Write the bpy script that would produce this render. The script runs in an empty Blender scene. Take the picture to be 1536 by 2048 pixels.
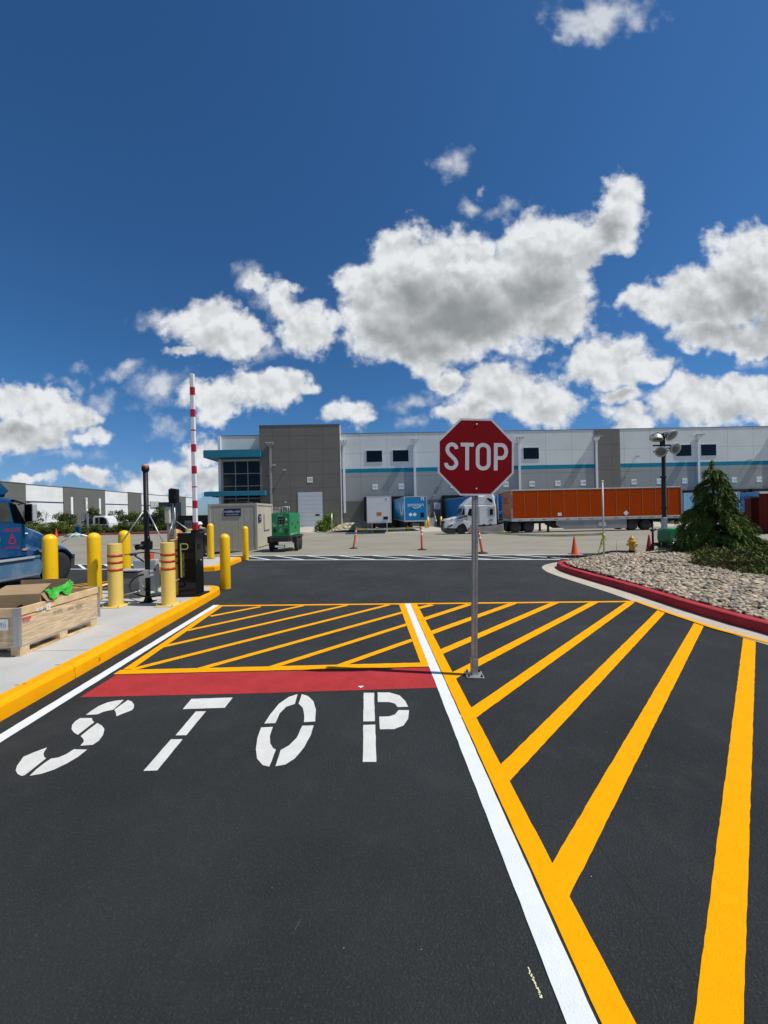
import bpy, bmesh, math, random
import numpy as np
from mathutils import Vector, Matrix
rnd = random.Random(7)
SC = bpy.context.scene
COL = SC.collection
R = math.radians
# ------------------------------------------------------------------ camera
F, ROLL, H = 770.0, 0.022, 1.65          # focal length in photo pixels, roll, eye height
cam = bpy.data.cameras.new('camera')
co = bpy.data.objects.new('camera', cam)
COL.objects.link(co)
co.location = (0, 0, H)
cam.sensor_fit = 'VERTICAL'
cam.sensor_height = 36.0
cam.lens = 36.0 * F / 2048
cam.clip_start = 0.05
cam.clip_end = 6000
co.matrix_world = Matrix.Translation((0, 0, H)) @ Matrix.Rotation(R(90), 4, 'X') @ Matrix.Rotation(-ROLL, 4, 'Z')
SC.camera = co
SC.view_settings.view_transform = 'Standard'
SC.view_settings.look = 'None'
SC.view_settings.exposure = 0.0
SC.view_settings.gamma = 1.0
SC.cycles.max_bounces = 6
SC.cycles.transparent_max_bounces = 8

def uv(px, py):                           # photo pixel -> level image coordinates
    dx, dy = px - 768, py - 1024
    return dx - ROLL * dy, ROLL * dx + dy
def G(px, py, z=0.0):                     # photo pixel -> point on the level ground at height z
    u, v = uv(px, py)
    Y = F * (H - z) / v
    return Vector((u / F * Y, Y, z))
# ------------------------------------------------------------------ sky and sun
SUN_EL, SUN_AZ = 58.0, -9.5               # azimuth from +X towards +Y
w = bpy.data.worlds.new('World')
SC.world = w
w.use_nodes = True
w.cycles.sampling_method = 'MANUAL'
w.cycles.sample_map_resolution = 512
def build_world():
    nt = w.node_tree
    nt.nodes.clear()
    N, L = nt.nodes, nt.links
    def node(t, **k):
        n = N.new(t)
        for a, b in k.items(): setattr(n, a, b)
        return n
    def val(x, sock):
        if hasattr(x, 'links') or hasattr(x, 'is_linked'): L.new(x, sock)
        else: sock.default_value = x
    def m(op, a, b=0.0, c=0.0):
        n = node('ShaderNodeMath', operation=op)
        val(a, n.inputs[0]); val(b, n.inputs[1]); val(c, n.inputs[2])
        return n.outputs[0]
    def vm(op, a, b=None, s=None):
        n = node('ShaderNodeVectorMath', operation=op)
        val(a, n.inputs[0])
        if b is not None: val(b, n.inputs[1])
        if s is not None: val(s, n.inputs['Scale'])
        return n.outputs['Value'] if op == 'LENGTH' else n.outputs[0]
    def ramp(x, lo, hi, a=0.0, b=1.0):
        n = node('ShaderNodeMapRange', interpolation_type='SMOOTHSTEP')
        val(x, n.inputs[0])
        n.inputs[1].default_value, n.inputs[2].default_value = lo, hi
        n.inputs[3].default_value, n.inputs[4].default_value = a, b
        return n.outputs[0]
    def noise(p, scale, detail=6.0, rough=0.55, off=(0, 0, 0), color=False):
        n = node('ShaderNodeTexNoise')
        L.new(vm('ADD', p, off), n.inputs['Vector'])
        n.inputs['Scale'].default_value = scale
        n.inputs['Detail'].default_value = detail
        n.inputs['Roughness'].default_value = rough
        return n.outputs['Color' if color else 'Fac']
    sky = node('ShaderNodeTexSky', sky_type='NISHITA', sun_disc=False, sun_elevation=R(SUN_EL),
               sun_rotation=R(90 - SUN_AZ), air_density=1.0, dust_density=0.35, ozone_density=3.2, altitude=0)
    tc = node('ShaderNodeTexCoord')
    sep = node('ShaderNodeSeparateXYZ')
    L.new(tc.outputs['Generated'], sep.inputs[0])
    x, y, z = sep.outputs
    ya = m('MAXIMUM', m('ABSOLUTE', y), 0.03)
    cmb = node('ShaderNodeCombineXYZ')
    L.new(m('DIVIDE', x, ya), cmb.inputs[0]); L.new(m('DIVIDE', z, ya), cmb.inputs[1])
    p = cmb.outputs[0]                    # direction on the tangent plane: x right, y up
    warp = vm('ADD', vm('SCALE', vm('SUBTRACT', noise(p, 4.5, 3, 0.5, color=True), (.5, .5, .5)), s=0.13),
              vm('SCALE', vm('SUBTRACT', noise(p, 15.0, 4, 0.6, (3, 1, 7), True), (.5, .5, .5)), s=0.085))
    pw = vm('ADD', p, warp)
    def field(pp, dist, lst, acc0=None):
        acc, dep = None, acc0               # each ellipse waits for the one before: keeps the shader's stack small
        for cx, cy, rx, ry, ang in lst:
            if dist < 0.1: rx, ry = rx * 1.35, ry * 1.45
            u, v = uv(cx, cy)
            mp = node('ShaderNodeMapping', vector_type='TEXTURE')
            if dep is not None:
                ma = node('ShaderNodeVectorMath', operation='MULTIPLY_ADD')
                L.new(dep, ma.inputs[0]); ma.inputs[1].default_value = (1e-9, 1e-9, 0); L.new(pp, ma.inputs[2])
                L.new(ma.outputs[0], mp.inputs[0])
            else: L.new(pp, mp.inputs[0])
            mp.inputs['Location'].default_value = (u / F, -v / F, 0)
            mp.inputs['Rotation'].default_value = (0, 0, R(ang))
            mp.inputs['Scale'].default_value = (rx / F, ry / F, 10)
            f = m('MULTIPLY', m('SUBTRACT', 1.0, vm('LENGTH', mp.outputs[0])), (min(rx, ry) / 60.0) ** 0.38)
            acc = f if acc is None else m('SMOOTH_MAX', acc, f, dist)
            dep = acc
        return acc
    dense = [(930,590,245,135,6),(790,640,125,95,0),(1090,530,125,110,25),(1205,455,95,60,40),(1228,392,58,60,0),(840,530,130,80,0),
             (1120,640,75,55,0),(850,700,120,50,0),(730,560,60,60,0),
             (1420,595,160,75,8),(1500,525,100,80,0),(1300,612,62,42,0),(1460,668,130,45,0),(1570,600,120,110,0),
             (995,775,110,62,0),(1085,800,90,62,0),(890,752,38,26,0),(930,830,60,30,0),
             (1230,735,95,58,0),(1300,748,62,30,0),(1240,802,48,22,0),
             (1420,815,150,52,0),(1262,842,68,30,0),(1520,838,66,32,0),(1490,775,70,36,0),(1385,790,60,40,0),
             (432,655,98,60,-12),(490,665,60,50,0),(612,655,56,64,-20),(575,600,48,34,-40),(525,560,36,24,-45),(380,690,40,20,0),(690,835,55,36,0),(740,660,50,60,0),
             (440,808,92,42,0),(530,788,95,48,0),(610,785,36,28,0),(695,830,50,32,0),
             (50,805,92,36,0),(130,825,80,42,0),(60,868,120,42,0),(190,868,52,20,0),
             (415,905,80,34,0),(330,940,100,32,0),(300,958,110,26,0),(430,965,70,34,0),(170,958,50,16,0),(60,962,60,16,0)]
    wispy = [(900,330,42,26,35),(935,412,28,14,0),(1010,418,42,16,10),(1195,18,95,34,0),(1120,66,24,22,0),(505,540,36,26,-40),
             (548,592,54,32,-40),(310,625,36,17,0),(255,740,50,16,0),(325,780,75,32,10),(225,792,45,18,0),(325,862,52,18,0),
             (110,905,80,16,0),(525,700,45,20,0),(830,805,50,18,15),(820,852,40,14,0),(1530,715,40,14,0),(1180,40,60,40,0),
             (120,760,60,12,0),(965,370,12,10,0),(1135,720,22,12,0),(700,520,22,14,0),(150,738,26,10,0)]
    fd = field(pw, 0.12, dense)
    fw = field(pw, 0.06, wispy, fd)
    sh = vm('ADD', pw, (0.022, 0.075, 0))
    fs = field(sh, 0.12, dense, fw)
    def puffs(pp, scale, det_):
        v = node('ShaderNodeTexVoronoi', voronoi_dimensions='2D', feature='SMOOTH_F1')
        L.new(pp, v.inputs['Vector'])
        v.inputs['Scale'].default_value = scale; v.inputs['Detail'].default_value = det_
        v.inputs['Roughness'].default_value = 0.55; v.inputs['Smoothness'].default_value = 0.35
        return m('SUBTRACT', 0.42, v.outputs['Distance'])
    pq = vm('ADD', p, vm('SCALE', vm('SUBTRACT', noise(p, 30.0, 4, 0.6, (6, 1, 2), True), (.5, .5, .5)), s=0.035))
    n1 = noise(p, 9.0, 9, 0.57, (1.7, 0, 2))
    v1 = puffs(pq, 13.0, 2.5)
    v2 = puffs(vm('ADD', pq, (0.008, 0.020, 0)), 13.0, 2.5)
    det = m('ADD', m('MULTIPLY', m('SUBTRACT', n1, 0.5), 1.5), m('MULTIPLY', v1, 0.40))
    dd = m('ADD', m('ADD', m('MULTIPLY', fd, 1.25), 0.22), det)
    ad = ramp(dd, -0.05, 0.50)
    aw = m('MULTIPLY', ramp(m('ADD', fw, m('MULTIPLY', det, 1.2)), -0.2, 0.9), 0.75)
    alpha = m('MAXIMUM', ad, aw)
    alpha = m('MULTIPLY', alpha, ramp(z, 0.0, 0.03))
    # the cloud's own thickness towards the sun decides how grey it is
    core = m('MULTIPLY', ramp(m('ADD', fs, m('MULTIPLY', det, 0.05)), -0.15, 1.2), ramp(m('ADD', fd, m('MULTIPLY', det, 0.06)), 0.0, 0.8))
    puff = m('SUBTRACT', v2, v1)
    br = m('SUBTRACT', m('SUBTRACT', 1.0, m('MULTIPLY', core, 1.0)), m('MULTIPLY', puff, m('MULTIPLY', m('SUBTRACT', 1.0, m('MULTIPLY', core, 0.85)), 0.62)))
    br = m('ADD', br, m('MULTIPLY', m('SUBTRACT', n1, 0.5), 0.10))
    br = m('MAXIMUM', m('MINIMUM', br, 1.12), 0.0)
    cc = node('ShaderNodeMix', data_type='RGBA')
    L.new(br, cc.inputs[0]); cc.clamp_factor = False
    cc.inputs[6].default_value = (0.27, 0.29, 0.305, 1)
    cc.inputs[7].default_value = (0.74, 0.765, 0.79, 1)
    SKY = 0.115
    ccs = vm('SCALE', cc.outputs[2], s=1.0 / SKY)
    tm = node('ShaderNodeMix', data_type='RGBA')
    L.new(ramp(z, 0.0, 0.30), tm.inputs[0])
    tm.inputs[6].default_value = (0.36, 0.52, 0.80, 1); tm.inputs[7].default_value = (0.265, 0.54, 0.77, 1)
    tint = vm('MULTIPLY', sky.outputs[0], tm.outputs[2])
    mix = node('ShaderNodeMix', data_type='RGBA')
    L.new(alpha, mix.inputs[0]); L.new(tint, mix.inputs[6]); L.new(ccs, mix.inputs[7])
    bg = node('ShaderNodeBackground')
    bg.inputs[1].default_value = SKY
    L.new(mix.outputs[2], bg.inputs[0])
    out = node('ShaderNodeOutputWorld')
    L.new(bg.outputs[0], out.inputs[0])
build_world()
sd = bpy.data.lights.new('sun', 'SUN')
sd.energy = 4.7
sd.angle = R(0.53)
sd.color = (1.0, 0.955, 0.88)
so = bpy.data.objects.new('sun', sd)
COL.objects.link(so)
sv = Vector((math.cos(R(SUN_AZ)) * math.cos(R(SUN_EL)), math.sin(R(SUN_AZ)) * math.cos(R(SUN_EL)), math.sin(R(SUN_EL))))
so.rotation_euler = sv.to_track_quat('Z', 'Y').to_euler()
so.location = (20, -5, 40)
# ------------------------------------------------------------------ materials
MATS = {}
def mat(name, col, rough=0.6, metal=0.0, var=0.12, scale=3.0, bump=0.0, bscale=60.0, spec=0.5, speck=None, dirt=None, coord='Object', coat=0.0, stretch=(1, 1, 1), attr=None, trans=0.0, bdist=0.02):
    if name in MATS: return MATS[name]
    mt = bpy.data.materials.new(name)
    mt.use_nodes = True
    nt = mt.node_tree
    N, L = nt.nodes, nt.links
    b = N['Principled BSDF']
    b.inputs['Roughness'].default_value = rough
    b.inputs['Metallic'].default_value = metal
    b.inputs['Specular IOR Level'].default_value = spec
    b.inputs['Coat Weight'].default_value = coat
    tc = N.new('ShaderNodeTexCoord')
    mp = N.new('ShaderNodeMapping')
    mp.inputs['Scale'].default_value = stretch
    L.new(tc.outputs[coord], mp.inputs[0])
    vec = mp.outputs[0]
    def noise(sc, det=4.0, ro=0.6):
        n = N.new('ShaderNodeTexNoise')
        L.new(vec, n.inputs['Vector'])
        n.inputs['Scale'].default_value = sc
        n.inputs['Detail'].default_value = det
        n.inputs['Roughness'].default_value = ro
        return n.outputs['Fac']
    def mix(f, a, c, mode='MIX'):
        n = N.new('ShaderNodeMix'); n.data_type = 'RGBA'; n.blend_type = mode
        for s, i in ((f, 0), (a, 6), (c, 7)):
            if hasattr(s, 'is_linked'): L.new(s, n.inputs[i])
            else: n.inputs[i].default_value = s
        return n.outputs[2]
    def rng(x, lo, hi, a, c):
        n = N.new('ShaderNodeMapRange')
        L.new(x, n.inputs[0])
        for i, q in enumerate((lo, hi, a, c)): n.inputs[i + 1].default_value = q
        return n.outputs[0]
    c4 = (*col, 1)
    if attr:
        at = N.new('ShaderNodeAttribute'); at.attribute_name = attr
        base = at.outputs['Color']
    else:
        lo = tuple(max(0, q * (1 - var)) for q in col) + (1,)
        hi = tuple(min(1, q * (1 + var)) for q in col) + (1,)
        base = mix(rng(noise(scale), 0.3, 0.7, 0, 1), lo, hi)
    if speck:                              # (colour, scale, threshold, strength)
        sc_, ss, th, st = speck
        base = mix(rng(noise(ss, 2.0, 0.7), th, th + 0.06, 0, st), base, (*sc_, 1))
    if dirt:                               # (colour, scale, low, high, strength)
        dc, ds, l_, h_, st = dirt
        base = mix(rng(noise(ds, 7.0, 0.65), l_, h_, 0, st), base, (*dc, 1))
    L.new(base, b.inputs['Base Color'])
    if trans: b.inputs['Transmission Weight'].default_value = trans
    if bump:
        bp = N.new('ShaderNodeBump')
        bp.inputs['Strength'].default_value = bump
        bp.inputs['Distance'].default_value = bdist
        L.new(noise(bscale, 5.0, 0.65), bp.inputs['Height'])
        L.new(bp.outputs[0], b.inputs['Normal'])
    MATS[name] = mt
    return mt
def hexc(r, g, b):
    f = lambda c: ((c / 255 + 0.055) / 1.055) ** 2.4 if c > 10 else c / 255 / 12.92
    return (f(r), f(g), f(b))
M_ASPH = mat('new_asphalt', (0.035, 0.040, 0.041), 0.85, 0, 0.30, 0.6, 0.75, 125, 0.25, speck=((0.10, 0.102, 0.10), 150, 0.57, 0.45), dirt=((0.060, 0.063, 0.062), 2.4, 0.54, 0.76, 0.6), bdist=0.05)
M_LOT = mat('old_asphalt', (0.262, 0.240, 0.188), 0.9, 0, 0.10, 0.25, 0.3, 40, 0.3, speck=((0.15, 0.145, 0.135), 24, 0.6, 0.35), dirt=((0.16, 0.152, 0.14), 0.35, 0.5, 0.75, 0.6))
M_CONC = mat('concrete', (0.45, 0.44, 0.415), 0.85, 0, 0.08, 1.6, 0.25, 90, 0.3, speck=((0.36, 0.35, 0.33), 60, 0.6, 0.35), dirt=((0.33, 0.32, 0.30), 2.2, 0.55, 0.8, 0.5))
M_GUTTER = mat('gutter_concrete', (0.46, 0.41, 0.33), 0.9, 0, 0.08, 2, 0.2, 60, 0.2, dirt=((0.34, 0.30, 0.24), 3, 0.55, 0.8, 0.6))
M_APRON = mat('apron_concrete', (0.42, 0.385, 0.32), 0.9, 0, 0.1, 0.5, 0.1, 30, 0.3)
M_WHITE = mat('white_road_paint', (0.70, 0.73, 0.74), 0.7, 0, 0.05, 9, 0.35, 150, 0.15, speck=((0.42, 0.43, 0.43), 120, 0.62, 0.45), dirt=((0.5, 0.51, 0.51), 9, 0.58, 0.8, 0.5))
M_LETTER = mat('white_letter_paint', (0.66, 0.66, 0.62), 0.7, 0, 0.07, 8, 0.5, 150, 0.15, speck=((0.40, 0.40, 0.38), 110, 0.62, 0.5), dirt=((0.42, 0.42, 0.40), 24, 0.62, 0.78, 0.6))
M_YEL = mat('yellow_road_paint', (0.89, 0.375, 0.001), 0.75, 0, 0.07, 8, 0.4, 150, 0.06, speck=((0.42, 0.17, 0.0), 120, 0.63, 0.45), dirt=((0.62, 0.22, 0.0), 8, 0.55, 0.78, 0.55))
M_RED = mat('red_road_paint', (0.42, 0.040, 0.042), 0.75, 0, 0.12, 4, 0.6, 150, 0.08, dirt=((0.30, 0.02, 0.024), 9, 0.56, 0.8, 0.5))
M_YKERB = mat('yellow_kerb_paint', (0.84, 0.355, 0.002), 0.65, 0, 0.09, 3, 0.3, 60, 0.1, speck=((0.10, 0.05, 0.01), 7, 0.69, 0.8), dirt=((0.50, 0.20, 0.01), 7, 0.62, 0.8, 0.5))
M_RKERB = mat('red_kerb_paint', (0.38, 0.034, 0.042), 0.7, 0, 0.18, 3, 0.25, 60, 0.12, speck=((0.12, 0.03, 0.03), 9, 0.66, 0.7), dirt=((0.2, 0.02, 0.03), 6, 0.55, 0.8, 0.5))
M_BOLL = mat('yellow_plastic', (0.84, 0.50, 0.0), 0.38, 0, 0.03, 3, 0.02, 80, 0.5, speck=((0.30, 0.17, 0.02), 9, 0.71, 0.6), dirt=((0.58, 0.33, 0.02), 4, 0.58, 0.8, 0.5))
M_POSTY = mat('pale_yellow_steel', (0.74, 0.535, 0.12), 0.5, 0, 0.06, 5, 0.05, 70, 0.5, dirt=((0.42, 0.30, 0.10), 7, 0.6, 0.8, 0.5))
M_REDT = mat('red_band', (0.45, 0.035, 0.012), 0.5)
M_GALV = mat('galvanised_steel', (0.42, 0.43, 0.43), 0.45, 0.75, 0.15, 14, 0.05, 90)
M_GALVR = mat('weathered_post_steel', (0.36, 0.355, 0.34), 0.5, 0.5, 0.2, 8, 0.05, 90, dirt=((0.16, 0.075, 0.03), 9, 0.56, 0.72, 0.8))
M_SRED = mat('red_reflective_sheet', (0.25, 0.002, 0.007), 0.6, 0, 0.06, 6, spec=0.12, dirt=((0.15, 0.0, 0.006), 5, 0.55, 0.8, 0.4))
M_SWHT = mat('white_reflective_sheet', (0.74, 0.70, 0.70), 0.55, 0, 0.04, 6, spec=0.2)
M_HOLE = mat('dark_hole', (0.012, 0.012, 0.012), 0.9)
M_BLACK = mat('black_gloss', (0.004, 0.004, 0.0045), 0.12, 0, 0.2, 3, spec=0.35)
M_BLKM = mat('black_matt', (0.006, 0.006, 0.0065), 0.5, 0, 0.2, 4, spec=0.3)
M_RUB = mat('rubber', (0.018, 0.018, 0.018), 0.8, 0, 0.25, 6)
M_RIM = mat('wheel_rim', (0.42, 0.43, 0.44), 0.35, 0.8, 0.1, 6)
M_GLASS = mat('dark_glass', (0.002, 0.003, 0.005), 0.05, 0, 0.1, 1, spec=0.28)
M_TEAL = mat('teal_paint', (0.003, 0.17, 0.26), 0.55, 0, 0.05, 1)
M_GREYB = mat('grey_box', (0.36, 0.385, 0.40), 0.5, 0, 0.06, 5)
M_WOOD = mat('pine_wood', (0.66, 0.48, 0.26), 0.8, 0, 0.42, 5, 0.3, 30, spec=0.15, stretch=(1, 1, 14), dirt=((0.33, 0.20, 0.09), 3.0, 0.50, 0.66, 0.75))
M_CARD = mat('cardboard', (0.33, 0.225, 0.12), 0.85, 0, 0.08, 5)
M_GREENF = mat('bright_green_film', (0.045, 0.40, 0.035), 0.5, 0, 0.25, 14, 0.3, 20)
M_ORANGE = mat('orange_plastic', (0.72, 0.09, 0.02), 0.5, 0, 0.06, 4)
M_PINKO = mat('faded_orange_plastic', (0.75, 0.15, 0.08), 0.5, 0, 0.08, 4)
M_GEN = mat('green_machine_paint', (0.008, 0.215, 0.065), 0.35, 0, 0.1, 3)
M_BEIGE = mat('beige_container_paint', (0.43, 0.395, 0.31), 0.6, 0, 0.07, 1.5, 0.05, 30, dirt=((0.30, 0.26, 0.19), 1.8, 0.58, 0.8, 0.5))
M_BEIGED = mat('grey_container_paint', (0.15, 0.135, 0.115), 0.6, 0, 0.1, 1.5)
M_NAVY = mat('navy_sign', (0.012, 0.018, 0.065), 0.4)
M_PAPER = mat('white_print', (0.76, 0.77, 0.77), 0.6, 0, 0.03)
M_TWHITE = mat('white_vehicle_paint', (0.66, 0.67, 0.68), 0.3, 0, 0.05, 1, coat=0.3, dirt=((0.42, 0.42, 0.41), 1.4, 0.56, 0.8, 0.6))
M_TBLUE = mat('bright_blue_trailer_paint', (0.010, 0.20, 0.47), 0.5, 0, 0.05, 1, spec=0.2)
M_TLBLUE = mat('light_blue_trailer_paint', (0.17, 0.38, 0.60), 0.4, 0, 0.05, 1)
M_TORG = mat('orange_trailer_paint', (0.42, 0.052, 0.001), 0.55, 0, 0.08, 0.7, spec=0.08, dirt=((0.30, 0.04, 0.003), 0.8, 0.55, 0.8, 0.4))
M_ALU = mat('aluminium', (0.52, 0.53, 0.53), 0.45, 0.4, 0.12, 3)
M_SKIRT = mat('grey_skirt', (0.27, 0.275, 0.28), 0.5, 0, 0.12, 1.2)
M_CHASSIS = mat('dark_chassis', (0.016, 0.015, 0.014), 0.7, 0, 0.3, 3)
M_BTRUCK = mat('blue_truck_paint', (0.002, 0.062, 0.17), 0.3, 0.1, 0.1, 1.2, spec=0.3, coat=0.9)
M_BFAIR = mat('worn_blue_fairing', (0.075, 0.17, 0.28), 0.5, 0.1, 0.15, 2, dirt=((0.30, 0.33, 0.35), 1.8, 0.48, 0.7, 0.7))
M_TAPE = mat('caution_tape', (0.75, 0.62, 0.10), 0.5, 0, 0.3, 1.5, dirt=((0.75, 0.75, 0.72), 2.5, 0.45, 0.55, 0.9))
M_RCONT = mat('rust_red_container_paint', (0.15, 0.022, 0.013), 0.65, 0, 0.15, 2, spec=0.12, dirt=((0.16, 0.06, 0.045), 1.6, 0.6, 0.72, 0.5))
M_BARK = mat('bark', (0.09, 0.065, 0.045), 0.9, 0, 0.3, 12, 0.3, 40)
M_HYD = mat('yellow_hydrant_paint', (0.60, 0.33, 0.03), 0.5, 0, 0.15, 12)
M_SOIL = mat('brown_mulch', (0.10, 0.068, 0.048), 0.95, 0, 0.3, 3, 0.5, 15)
M_SKIN = mat('skin', (0.42, 0.24, 0.16), 0.6)
M_LAMPG = mat('lamp_lens', (0.16, 0.19, 0.16), 0.2, 0, 0.15, 9)
# ------------------------------------------------------------------ mesh helpers
class MB:
    def __init__(s):
        s.bm = bmesh.new(); s.mi = 0; s.sm = False
    def _f(s, vs):
        try:
            f = s.bm.faces.new(vs)
        except ValueError:
            return None
        f.material_index = s.mi; f.smooth = s.sm
        return f
    def poly(s, pts):
        return s._f([s.bm.verts.new(p) for p in pts])
    def loft(s, rings, close=True, cap=True):
        vr = [[s.bm.verts.new(p) for p in r] for r in rings]
        n = len(vr[0])
        for a, b in zip(vr, vr[1:]):
            for i in range(n if close else n - 1):
                j = (i + 1) % n
                s._f((a[i], a[j], b[j], b[i]))
        if cap and close:
            sm = s.sm; s.sm = False
            s._f(list(reversed(vr[0]))); s._f(vr[-1]); s.sm = sm
        return s
    def box(s, x0, x1, y0, y1, z0, z1, bev=0.0, mtx=None):
        if bev:
            t = bmesh.new()
            bmesh.ops.create_cube(t, size=1.0)
            bmesh.ops.scale(t, vec=(x1 - x0, y1 - y0, z1 - z0), verts=t.verts)
            bmesh.ops.bevel(t, geom=t.edges[:], offset=bev, segments=2, profile=0.5, affect='EDGES')
            c = Vector(((x0 + x1) / 2, (y0 + y1) / 2, (z0 + z1) / 2))
            mp = {v: s.bm.verts.new((mtx @ (v.co + c)) if mtx else v.co + c) for v in t.verts}
            for f in t.faces: s._f([mp[v] for v in f.verts])
            t.free()
            return s
        P = [Vector((x, y, z)) for z in (z0, z1) for x, y in ((x0, y0), (x1, y0), (x1, y1), (x0, y1))]
        if mtx: P = [mtx @ p for p in P]
        v = [s.bm.verts.new(p) for p in P]
        for q in ((3, 2, 1, 0), (4, 5, 6, 7), (0, 1, 5, 4), (1, 2, 6, 5), (2, 3, 7, 6), (3, 0, 4, 7)):
            s._f([v[i] for i in q])
        return s
    def cyl(s, a, b, r0, r1=None, n=12, cap=True):
        a, b = Vector(a), Vector(b)
        r1 = r0 if r1 is None else r1
        d = (b - a).normalized()
        t = Vector((0, 0, 1)) if abs(d.z) < 0.9 else Vector((1, 0, 0))
        e = d.cross(t).normalized(); g = d.cross(e)
        rings = [[c + (e * math.cos(2 * math.pi * i / n) + g * math.sin(2 * math.pi * i / n)) * r for i in range(n)] for c, r in ((a, r0), (b, r1))]
        sm, s.sm = s.sm, True
        s.loft([list(reversed(q)) for q in rings], cap=cap)
        s.sm = sm
        return s
    def tube(s, pts, r, n=8):
        for a, b in zip(pts, pts[1:]): s.cyl(a, b, r, r, n)
        return s
    def lathe(s, prof, c=(0, 0, 0), n=20, axis='Z'):
        c = Vector(c)
        rings = []
        for r, z in prof:
            ring = []
            for i in range(n):
                a = 2 * math.pi * i / n
                q = (math.cos(a) * r, math.sin(a) * r, z)
                if axis == 'X': q = (q[2], q[0], q[1])
                if axis == 'Y': q = (q[1], q[2], q[0])
                ring.append(c + Vector(q))
            rings.append(ring)
        sm, s.sm = s.sm, True
        s.loft(rings)
        s.sm = sm
        return s
    def prism(s, pts, a, b, axis='Y', inset=0.0):
        def P(p, t):
            if axis == 'Y': return Vector((p[0], t, p[1]))
            if axis == 'X': return Vector((t, p[0], p[1]))
            return Vector((p[0], p[1], t))
        if not inset:
            s.loft([[P(p, a) for p in pts], [P(p, b) for p in pts]])
        else:                              # rounded shoulders: shrink the outline towards its centre at both ends
            cx = sum(p[0] for p in pts) / len(pts); cy = sum(p[1] for p in pts) / len(pts)
            def sh(k):
                out = []
                for p in pts:
                    d = Vector((p[0] - cx, p[1] - cy)); l = d.length
                    d *= max(0.0, (l - k) / l)
                    out.append((cx + d.x, cy + d.y))
                return out
            q = sh(inset); sg = 1 if b > a else -1
            s.loft([[P(p, a) for p in q], [P(p, a + sg * inset) for p in pts], [P(p, b - sg * inset) for p in pts], [P(p, b) for p in q]])
        return s
    def text(s, txt, size, mtx, ext=0.003, align='CENTER', sx=1.0):
        cu = bpy.data.curves.new('lettering', 'FONT')
        cu.body = txt; cu.size = size; cu.align_x = align; cu.align_y = 'CENTER'; cu.extrude = ext
        ob = bpy.data.objects.new('lettering', cu)
        me = bpy.data.meshes.new_from_object(ob)
        vs = [s.bm.verts.new(mtx @ Vector((v.co.x * sx, v.co.y, v.co.z))) for v in me.vertices]
        for p in me.polygons:
            s._f([vs[i] for i in p.vertices])
        bpy.data.objects.remove(ob); bpy.data.curves.remove(cu); bpy.data.meshes.remove(me)
        return s
    def stroke(s, pts, wd, mtx, t=0.004, closed=False):
        pts = [Vector((p[0], p[1], 0)) for p in pts]
        n = len(pts); L_, R_ = [], []
        for i, p in enumerate(pts):
            if closed: d = pts[(i + 1) % n] - pts[i - 1]
            else: d = pts[min(i + 1, n - 1)] - pts[max(i - 1, 0)]
            d.normalize(); nn = Vector((-d.y, d.x, 0)) * wd / 2
            L_.append(p + nn); R_.append(p - nn)
        T = lambda p, z: mtx @ Vector((p.x, p.y, z))
        rings = [[T(R_[i], 0), T(L_[i], 0), T(L_[i], t), T(R_[i], t)] for i in range(n)]
        if closed: rings.append(rings[0])
        s.loft(rings, cap=not closed)
        return s
    def build(s, name, m, parent=None, tri=False):
        if tri: bmesh.ops.triangulate(s.bm, faces=s.bm.faces[:], ngon_method='EAR_CLIP')
        bmesh.ops.recalc_face_normals(s.bm, faces=s.bm.faces[:])
        me = bpy.data.meshes.new(name)
        s.bm.to_mesh(me); s.bm.free()
        for q in (m if isinstance(m, (list, tuple)) else [m]): me.materials.append(q)
        o = bpy.data.objects.new(name, me)
        COL.objects.link(o)
        if parent: o.parent = parent
        return o
def face(loc, right, up):                  # matrix that lays lettering drawn in XY onto a surface
    r = Vector(right).normalized(); u = Vector(up).normalized(); n = r.cross(u)
    return Matrix.Translation(loc) @ Matrix((r, u, n)).transposed().to_4x4()
FRONT = ((1, 0, 0), (0, 0, 1))             # facing -Y
def scribble(b, mtx, wd, hh, n):
    """a line of print too small or faded to read"""
    for i in range(n):
        x = -wd / 2 + wd * (i + .5) / n; k = wd / n * .30
        if rnd.random() < .5: b.stroke([(x - k, -hh / 2), (x - k, hh / 2), (x + k, hh / 2), (x + k, -hh / 2)], k * .55, mtx, .0006)
        else: b.stroke([(x + k, hh / 2), (x - k, hh / 2 * .9), (x - k, 0), (x + k, 0), (x + k, -hh / 2), (x - k, -hh / 2)], k * .55, mtx, .0006)
def tag(o, label=None, cat=None, group=None, kind=None):
    for k, v in (('label', label), ('category', cat), ('group', group), ('kind', kind)):
        if v: o[k] = v
    return o
def thing(name, label, cat, loc=(0, 0, 0), rz=0.0, group=None):
    o = bpy.data.objects.new(name, None)
    o.empty_display_size = 0.2
    COL.objects.link(o)
    o.location = loc; o.rotation_euler = (0, 0, rz)
    return tag(o, label, cat, group)
def dup(src, loc, rz=None, label=None, parent=None):
    c = src.copy(); COL.objects.link(c)
    if parent: c.parent = parent
    else:
        c.location = loc
        if rz is not None: c.rotation_euler = (0, 0, rz)
        if label: c['label'] = label
    for ch in list(src.children): dup(ch, None, parent=c)
    return c
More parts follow.
